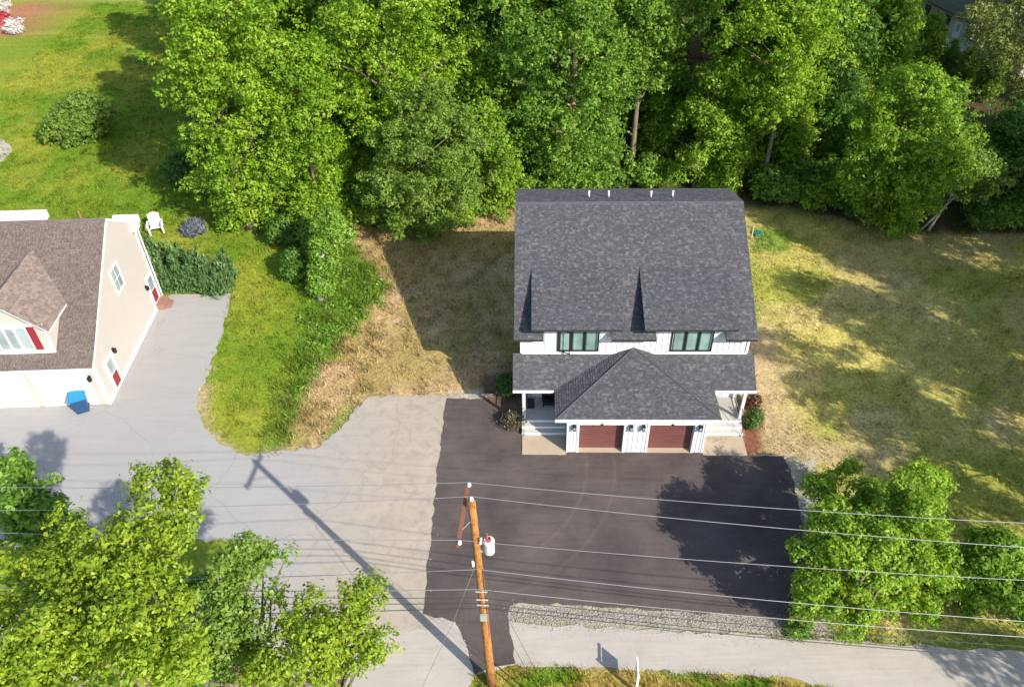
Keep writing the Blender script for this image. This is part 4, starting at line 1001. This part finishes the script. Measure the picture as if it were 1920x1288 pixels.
tree((1522, 322), [(-100, 1480, 1640), (40, 1510, 1650), (130, 1525, 1640), (190, 1510, 1600), (245, 1500, 1560)], 'dark narrow tree with ivy clad trunk between two brighter crowns', n=80, lr=1.0, seed=20, mat=LEAF_DARK, r0=.2)
tree((1690, 436), [(135, 1700, 1760), (175, 1640, 1820), (240, 1592, 1830), (300, 1572, 1822), (360, 1568, 1790), (405, 1625, 1735), (422, 1650, 1700)], 'bushy bright green tree at the edge of the right yard', n=150, lr=.95, seed=21, mat=LEAF_BR, r0=.18, tufts=28)
tree((1740, 432), [(262, 1800, 1830), (290, 1770, 1880), (330, 1762, 1892), (365, 1785, 1860)], 'small leaning tree with pale double trunk and pale green crown', n=45, lr=.7, seed=22, mat=LEAF_OLIVE, bark=BARKP, r0=.09, leaf=.17, lean=(2.2, .3))
q0 = at(1722, 434)
MB().tube([(q0[0], q0[1], -.1), (q0[0] + 1.0, q0[1], 1.6), (q0[0] + 2.3, q0[1] + .3, 3.6)], [.09, .075, .04], 7).obj('dead_trunk', BARKP, None, True, label='bare pale leaning trunk at the foot of the small leaning tree', cat='trunk')
tree((1622, 215), [(-320, 1560, 1800), (-200, 1580, 1820), (-90, 1640, 1790)], 'tall pine with a thick leaning brown trunk before the hidden house', n=60, lr=1.2, seed=23, mat=LEAF_PINE, r0=.42, lean=(1.6, -2.5), leaf=.2)
tree((1905, 330), [(-180, 1800, 1960), (-60, 1790, 2010), (20, 1780, 2020), (80, 1800, 2020), (130, 1840, 2010), (210, 1865, 2000), (260, 1885, 1980)], 'sunlit yellow tipped pine at the top right corner', n=120, lr=1.0, seed=24, mat=LEAF_PINE, r0=.3, leaf=.21, per=8, aspect=.3)
tree((1870, 400), [(200, 1850, 1960), (280, 1840, 2000), (350, 1850, 2000), (400, 1870, 1980)], 'dark shaded tree at the right end of the wood edge', n=70, lr=.9, seed=25, mat=LEAF_DARK, r0=.15)
# woodland behind: shared crowns
gen = []
for k in range(4):
    rr = random.Random(90 + k); Ht = 19 + k
    rings = [(Ht, rr.uniform(-.5, .5), .8), (Ht * .85, rr.uniform(-.5, .5), 2.9), (Ht * .68, rr.uniform(-.5, .5), 4.1), (Ht * .5, rr.uniform(-.4, .4), 3.9), (Ht * .34, 0, 2.4)]
    c, R0 = lobes_in(rings, 120, 1.15, 1.0, 60 + k)
    gen.append((leaves_mesh('crown', c, R0, [LEAF_MID, LEAF_MAPLE, LEAF_DARK, LEAF_BR][k], 60 + k, 28, 10, .25, .17), trunk_mesh('trunk', c, BARK, .24, Ht * .95, 60 + k, nl=16)))
for k in range(2):
    rr = random.Random(190 + k); Ht = 17
    c, R0 = lobes_in([(Ht, .3, .6), (Ht * .85, -.4, 2.6), (Ht * .65, .4, 3.6), (Ht * .45, 0, 3.2), (Ht * .3, 0, 1.6)], 62, .85, 1.0, 160 + k)
    gen.append((leaves_mesh('crown', c, R0, LEAF_MID, 160 + k, 22, 9, .22, .17), trunk_mesh('trunk', c, BARK, .2, Ht * .95, 160 + k, nl=30)))
spots = []
rs = random.Random(5)
for row, (y0, xa, xb, st_) in enumerate(((66, -15, 30, 6.4), (74, -21, 36, 6.6), (83, -22, 44, 7.2), (93, -26, 62, 8.0), (104, -28, 72, 9))):
    x = xa + (row % 2) * 3; 
    while x < xb:
        spots.append((x + rs.uniform(-1.5, 1.5), y0 + rs.uniform(-2.2, 2.2), row)); x += st_
for x, y in ((50, 70), (56, 66), (49, 60), (44, 55), (58, 78), (52, 56)): spots.append((x, y, 5))
for x, y, row in ((-21.5, 62, 0), (-24.5, 70, 1), (-26.5, 80, 2), (-29, 92, 3)): spots.append((x, y, row))
ORD = ['first', 'second', 'third', 'fourth', 'fifth', 'sixth', 'seventh', 'eighth', 'ninth', 'tenth', 'eleventh', 'twelfth', 'thirteenth', 'fourteenth', 'fifteenth', 'sixteenth', 'seventeenth', 'eighteenth', 'nineteenth', 'twentieth', 'twenty first', 'twenty second', 'twenty third', 'twenty fourth', 'twenty fifth', 'twenty sixth', 'twenty seventh', 'twenty eighth', 'twenty ninth', 'thirtieth'] + ['%dth' % q for q in range(31, 80)]
GAP = G((1585, 190), (1640, 20), (1700, -40), (1900, 40), (1830, 190))
spots = [q for q in spots if sdist(np.array([q[0]]), np.array([q[1]]), GAP)[0] < -2.0]
spots.sort(key=lambda q: (q[2], q[0])); cnt = {}
ROWN = ['nearest rank of deep wood', 'second rank of deep wood', 'third rank of deep wood', 'fourth rank of deep wood', 'farthest rank of deep wood', 'grove by the right edge']
TONE = ['mid green', 'yellow green', 'dark green', 'bright green']
for x, y, row in spots:
    k = rs.choice((0, 0, 1, 2, 3, 1)); s = rs.uniform(.8, 1.05); cnt[row] = cnt.get(row, 0) + 1
    place_tree('woodland_tree', gen[k][0], gen[k][1], (x, y, 0), rs.uniform(0, 6.28), 'tall %s tree, %s from the left in the %s' % (TONE[k], ORD[cnt[row] - 1], ROWN[row]), group='woodland trees behind the houses', scale=(s, s, s * rs.uniform(.9, 1.08)))
# young trees filling the gaps between the trunks
yg = []
for k in range(3):
    c, R0 = lobes_in([(.8, 0, 1.2), (2.5, .2, 2.2), (4.5, -.1, 2.0), (6.5, .1, 1.3), (7.8, 0, .5)], 55, .8, 1, 140 + k)
    yg.append((leaves_mesh('crown', c, R0, [LEAF_BR, LEAF_MID, LEAF_MAPLE][k], 140 + k, 30, 11, .2, .15), trunk_mesh('trunk', c, BARK, .09, 7.2, 140 + k)))
YP = [(1010, 340), (1130, 330), (1225, 318), (1262, 300), (1345, 322), (1385, 330), (1465, 330), (1490, 300), (1555, 330), (1590, 300), (1600, 350), (700, 390), (650, 395), (860, 380), (900, 350), (1000, 290), (1120, 290), (1330, 270), (1400, 280), (1480, 250), (1560, 250), (1860, 350), (1915, 380), (640, 360), (570, 395), (1240, 250)]
YP2 = [(895, 318), (1225, 262), (1365, 236), (1015, 300), (1605, 262), (1482, 262), (640, 330), (955, 290), (1140, 262), (1560, 200), (700, 330), (1720, 148), (1800, 165), (1868, 150), (1692, 62), (1560, 290), (1768, 150), (1840, 190), (1640, 120)]
YP = [(a, c, 1) for a, c in YP] + [(a, c, 1.65 if a < 1620 else .8) for a, c in YP2]
for i, (px, py, big) in enumerate(sorted(YP)):
    q = at(px, py); k = (0, 1, 0, 2, 1)[i % 5]; s = rs.uniform(.6, 1.05) * big
    place_tree('young_tree', yg[k][0], yg[k][1], (q[0], q[1], 0), rs.uniform(0, 6.28), '%s young tree, %s from the left among undergrowth of the wood edge' % (TONE[(3, 0, 1)[k]], ORD[i]), group='young trees along the wood edge', scale=(s, s, s))
# trees that stand right of the picture and shade the yard
for i, (x, y, s, k) in enumerate(((41.5, 30, 1.05, 4), (37.5, 35.5, .85, 3), (46, 35, 1.1, 5), (44, 41, .9, 0), (50, 39, 1, 1), (35.5, 26.5, .95, 4), (40.5, 24.5, 1.0, 4), (31, 20, .85, 5), (28.5, 24, .8, 4), (33, 30, .8, 5), (38, 18.5, .95, 5), (45, 27, .9, 2), (28.5, 8.5, .7, 5), (51, 47, 1, 2), (33.5, 13, .85, 4), (56, 44, 1, 0))):
    place_tree('boundary_tree', gen[k][0], gen[k][1], (x, y, 0), x * 1.7, '%s tree in the row right of the yard, its shadow on the grass' % ORD[i], group='trees along the right boundary', scale=(s, s, s))
# understory shrubs
sh_me = []
for k in range(3):
    c, R0 = lobes_in([(.3, 0, 1.1), (1.1, .1, 1.3), (2.0, 0, .5)], 22, .55, 1, 200 + k, .1)
    sh_me.append((leaves_mesh('foliage', c, R0, [LEAF_BR, LEAF_DARK, LEAF_MID][k], 200 + k, 30, 8, .2, .16), trunk_mesh('stem', c, BARK, .04, 1.7, 200 + k, nl=8)))
rs = random.Random(9)
for i, (px, py) in enumerate(sorted([(1440, 370), (1470, 380), (1500, 372), (1530, 385), (1560, 380), (1590, 398), (1490, 345), (1550, 350), (1600, 360), (1210, 350), (1240, 340), (1160, 350), (1000, 372), (985, 350), (640, 420), (670, 400), (700, 415), (730, 408), (860, 410), (900, 395), (1830, 420), (1870, 425), (1905, 420), (1940, 425), (1800, 380), (1850, 370), (1900, 360), (1130, 345), (1040, 358), (1350, 362), (1330, 350), (1460, 300), (1580, 300), (1270, 300), (1880, 300), (1920, 280), (1210, 290), (540, 455), (400, 360), (370, 300), (345, 340)])):
    q = at(px, py); k = rs.randrange(3); s = rs.uniform(.7, 1.25)
    place_tree('understory_shrub', sh_me[k][0], sh_me[k][1], (q[0], q[1], 0), rs.uniform(0, 6.28), '%s low leafy shrub from the left along the foot of the wood' % ORD[i], 'shrub', 'shrubs along the wood edge', (s, s, s), 'foliage', 'stem')
# hidden-house flowering shrubs
q = at(1652, 140); bush(q, [(.3, 0, 1.1), (1.2, 0, 1.2), (1.9, 0, .5)], 'white flowering shrub below the thick leaning trunk', LEAF_WHITE, 301, leaf=.2, n=22, tufts=34, name='flowering_shrub')
q = at(1706, 125); bush(q, [(.3, 0, 1.3), (1.1, 0, 1.4), (1.8, 0, .5)], 'lilac white flowering shrub in front of the hidden house', LEAF_LILAC, 302, leaf=.2, n=22, tufts=34, name='flowering_shrub')
# lawn shrub cluster, top left
q = at(150, 262)
tree((165, 258), None, 'broad green shrub spreading on the upper left lawn', rings=[(.4, -1.5, 3.2), (1.3, -1.0, 3.3), (2.4, .3, 2.4), (3.4, .9, 1.4), (4.2, 1.0, .5)], mat=LEAF_OLIVE, n=110, lr=.75, seed=31, leaf=.22, r0=.1, name='lawn_shrub', cat='shrub', tufts=22, depth=.7)
# flower bed corner
q = at(30, 62); bush(q, [(.2, 0, 1.0), (.9, 0, 1.1), (1.5, 0, .4)], 'white flowering shrub on the red mulch bed at the top left corner', LEAF_WHITE, 303, leaf=.2, n=20, tufts=34, name='flowering_shrub')
q = at(8, 42); bush(q, [(.15, 0, .7), (.6, 0, .9), (.9, 0, .4)], 'low red leaved shrub beside the white flowering shrub', LEAF_RED, 304, leaf=.2, n=12, name='red_shrub')
q = at(6, 30); bush(q, [(.3, 0, .8), (1.3, 0, .8), (2.6, .2, .5), (3.2, .2, .2)], 'tall white blossom shrub at the top left picture edge', LEAF_WHITE, 305, leaf=.22, n=18, name='blossom_shrub')
q = at(362, 436); bush(q, [(.1, 0, .9), (.35, 0, 1.0), (.6, 0, .5)], 'low grey lavender clump in the tree shadow by the hedge', LEAF_LAV, 306, leaf=.2, n=16, lr=.35, name='lavender_clump', up_leaf=True, aspect=.3)
# juniper hedge: upright plumes
r = np.random.default_rng(44); pl_c = []; pl_r = []
hp = at(352, 528)
for i in range(46):
    t = r.uniform(0, 1); x = -3.3 + t * 6.4 + r.uniform(-.3, .3); y = r.uniform(-1.0, 1.6) - t * .9; hgt = r.uniform(1.5, 2.7) * (1.15 - .45 * t)
    for j in range(5): pl_c.append((x + r.uniform(-.1, .1), y + r.uniform(-.1, .1), .3 + hgt * j / 4)); pl_r.append(.46 * (1.05 - .75 * j / 4))
me = leaves_mesh('foliage', np.array(pl_c), np.array(pl_r), LEAF_FIR, 45, 22, 8, .24, .09, flat=1.2, up_leaf=True, aspect=.3)
place_tree('juniper_hedge', me, trunk_mesh('stem', np.array(pl_c), BARK, .08, 1.6, 4, nl=20), (hp[0], hp[1], 0), 0, 'dark green plumed juniper hedge beside the beige house gable', 'hedge', crown_name='foliage', stem_name='stem')
# vine covered stump
q = at(600, 562); vt = empty('vine_stump', (q[0], q[1], 0), 0, label='leaning dead trunk wrapped in sunlit vines between lawn and dry yard', cat='tree stump')
top_ = np.array([.9, 2.4, 4.6])
MB().tube([(0, 0, -.1), (.15, .3, 1.2), (.45, 1.2, 2.8), tuple(top_)], [.26, .2, .17, .1], 9).obj('trunk', BARKP, vt, True)
r = np.random.default_rng(50); cs = []; rs_ = []
for i in range(46):
    t = r.uniform(.12, 1.1); p = np.array([.1 + .75 * t, 2.4 * t * t ** .2, 4.7 * t]); w_ = .35 + .75 * t * (1.3 - t)
    cs.append(p + np.array([r.uniform(-1, 1.1), r.uniform(-.8, .8), r.uniform(-.5, .4)]) * w_); rs_.append(.42 * r.uniform(.7, 1.3))
link('vine_foliage', leaves_mesh('vine_foliage', np.array(cs), np.array(rs_), LEAF_IVY, 51, 34, 9, .17, .16), vt)
# shaded dark bush on the left foot of the stump and bushes under the maple
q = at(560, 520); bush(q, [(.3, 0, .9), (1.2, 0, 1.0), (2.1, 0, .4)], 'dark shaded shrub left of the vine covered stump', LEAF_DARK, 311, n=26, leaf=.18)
q = at(585, 470); bush(q, [(.3, 0, .9), (1.4, 0, 1.0), (2.6, 0, .5)], 'tall shaded shrub under the maple behind the vine covered stump', LEAF_MID, 312, n=26, leaf=.18)
q = at(640, 455); bush(q, [(.3, 0, 1.0), (1.2, 0, 1.1), (2.0, 0, .5)], 'sunlit light green shrub right of the tan maple trunk', LEAF_IVY, 313, n=28, leaf=.19)
# broad weeds
r = np.random.default_rng(61); cs = []; rs_ = []
for i in range(620):
    t = r.random(); 
    px, py = np.interp(t, [0, .25, .5, 1], [655, 660, 600, 505]) + r.normal() * (30 if t < .45 else 9), np.interp(t, [0, .25, .5, 1], [505, 560, 640, 850]) + r.normal() * 20
    if t > .62 or (t > .42 and r.random() < .6): continue
    p = at(px, py); cs.append((p[0], p[1], r.uniform(-.05, .12))); rs_.append(.16)
tag(link('weeds', leaves_mesh('weeds', np.array(cs), np.array(rs_), LEAF_IVY, 62, 8, 5, .14, .12)), 'dark green weeds spreading below the vine covered stump', kind='stuff')
# house foundation shrubs
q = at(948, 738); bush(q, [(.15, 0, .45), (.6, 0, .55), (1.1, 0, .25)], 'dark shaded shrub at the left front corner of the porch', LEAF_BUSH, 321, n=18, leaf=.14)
q = at(962, 800); bush(q, [(.1, 0, .4), (.45, 0, .5), (.75, 0, .25)], 'twiggy brownish shrub beside the left porch steps', LEAF_TWIG, 322, n=14, leaf=.14, up_leaf=True, aspect=.25)
q = at(1408, 800); bush(q, [(.15, 0, .32), (.6, 0, .42), (1.05, 0, .18)], 'green shrub on the red mulch beside the right porch steps', LEAF_BUSH2, 323, n=14, leaf=.13, lr=.35)
q = at(1410, 762); bush(q, [(.1, 0, .25), (.5, 0, .35), (.8, 0, .15)], 'small dark reddish shrub at the corner of the right porch', LEAF_DRED, 324, n=8, leaf=.1, lr=.25)
# road side weeds
q = at(1492, 1178); bush(q, [(0, 0, .45), (.08, 0, .5), (.14, 0, .3)], 'low green weed patch on the gravel edge beside the road', LEAF_MID, 325, n=14, lr=.16, leaf=.1, name='weed_patch', cat='weeds', stem=False)
# bottom right trees
q = at(1832, 1108)
tree((q[0], q[1], 0), None, 'smaller green bushy tree between the rounded tree and the right edge', rings=[(.3, 0, 1.6), (1.2, 0, 1.9), (2.4, 0, 1.5), (3.3, 0, .6)], mat=LEAF_BR, n=60, lr=.55, seed=34, leaf=.16, r0=.07, depth=1.0, tufts=40, tuft_r=.18)
q = at(1915, 1130)
tree((q[0], q[1], 0), None, 'green bush cut by the right picture edge above the road', rings=[(.3, 0, 1.3), (1.2, 0, 1.6), (2.2, 0, 1.2), (2.9, 0, .5)], mat=LEAF_MID, n=50, lr=.55, seed=35, leaf=.16, r0=.07, depth=1.0, tufts=40, tuft_r=.18)
# near trees, lower left
def near_tree(blobs, base, label, seed, mat, leaf=.12, tufts=27, dens=7):
    """blobs: picture point, height, radius"""
    cs = []; rs_ = []; r = np.random.default_rng(seed)
    for px, py, z, rad in blobs:
        c = at(px, py, z)
        for j in range(max(3, int(dens * rad ** 1.6))):
            d = r.normal(size=3); d /= np.linalg.norm(d); cs.append(c + d * rad * r.uniform(.35, 1.12) * np.array([1, 1, .8]) - np.array([base[0], base[1], 0])); rs_.append(r.uniform(.25, .62))
    cs = np.array(cs); me = leaves_mesh('crown', cs, np.array(rs_), mat, seed, tufts, 10, leaf, .1)
    tm = trunk_mesh('trunk', cs, BARK, .3, float(cs[:, 2].max()) * .9, seed, lean=(cs[:, 0].mean(), cs[:, 1].mean()), nl=40)
    place_tree('roadside_tree', me, tm, (base[0], base[1], 0), 0, label)
near_tree([(290, 915, 15.5, .9), (330, 960, 15.5, 1.0), (240, 985, 15, 1.1), (280, 1040, 15, 1.0), (200, 1030, 14.5, 1.2), (130, 1040, 14, 1.1), (110, 1110, 14, 1.3), (190, 1110, 15, 1.4), (270, 1120, 14.5, 1.3), (300, 1205, 13.5, 1.0), (230, 1200, 15, 1.3), (140, 1180, 14, 1.3), (60, 1120, 13.5, 1.1), (40, 1200, 14, 1.3), (180, 1260, 14.5, 1.3), (280, 1270, 13.5, 1.3), (90, 1260, 14, 1.4), (20, 1070, 13, .9), (10, 1270, 14, 1.2)], (-8.8, 10.0), 'largest near tree, its yellow green crown filling the lower left corner', 71, LEAF_NEAR, .12, 28, 6.2)
near_tree([(475, 1050, 11, .7), (520, 1050, 11, .45), (440, 1110, 11, 1.1), (380, 1130, 11, .9), (440, 1180, 10.5, 1.0), (400, 1210, 10, 1.0), (350, 1250, 10, .9)], (-7.6, 11.2), 'near tree between the largest crown and the open pavement', 72, LEAF_OLIVE)
near_tree([(560, 1140, 10.5, .9), (630, 1130, 10.5, .8), (680, 1115, 10.5, .5), (610, 1190, 10.5, 1.0), (670, 1190, 10.5, .7), (690, 1215, 10, .35), (560, 1230, 10.5, 1.0), (630, 1250, 10, .9), (500, 1260, 10.5, .9), (480, 1230, 9.5, .6)], (-5.6, 9.6), 'near tree with an airy crown closest to the utility pole', 73, LEAF_NEAR)
near_tree([(20, 900, 9, 1.1), (60, 940, 9, 1.0), (20, 980, 8.5, 1.2), (100, 960, 8, .8), (90, 1000, 7.5, .9), (30, 1040, 7.5, 1.0)], (-21.5, 20.5), 'darker green tree at the left picture edge beside the driveway', 74, LEAF_MID, .17)
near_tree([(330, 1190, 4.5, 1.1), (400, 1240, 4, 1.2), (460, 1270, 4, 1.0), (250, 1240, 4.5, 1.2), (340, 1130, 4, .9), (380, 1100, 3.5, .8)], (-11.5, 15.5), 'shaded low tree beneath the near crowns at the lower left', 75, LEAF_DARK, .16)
near_tree([(1535, 905, 3.2, .75), (1588, 885, 2.4, .55), (1560, 990, 4, 1.1), (1535, 1060, 3.4, 1.1), (1525, 1128, 1.8, 1.0), (1600, 1135, 2, 1.1), (1690, 1125, 1.6, 1.0), (1630, 1055, 4.4, 1.2), (1705, 925, 5, 1.1), (1735, 990, 5, 1.15), (1745, 895, 4.3, .8), (1695, 1055, 4, 1.2), (1745, 1050, 3.2, .9), (1650, 985, 4.8, 1.1), (1590, 1030, 4.6, 1.0), (1640, 930, 3, .9), (1600, 950, 2.5, .9), (1660, 1080, 1.5, 1.3), (1590, 1090, 1.5, 1.3), (1765, 1095, 1.5, .9), (1740, 1135, 1, .8), (1690, 995, 3.5, 1.2)], tuple(at(1640, 1085)[:2]), 'rounded bright green tree shading the right side of the new asphalt', 33, LEAF_BR, .135, 34, 11)
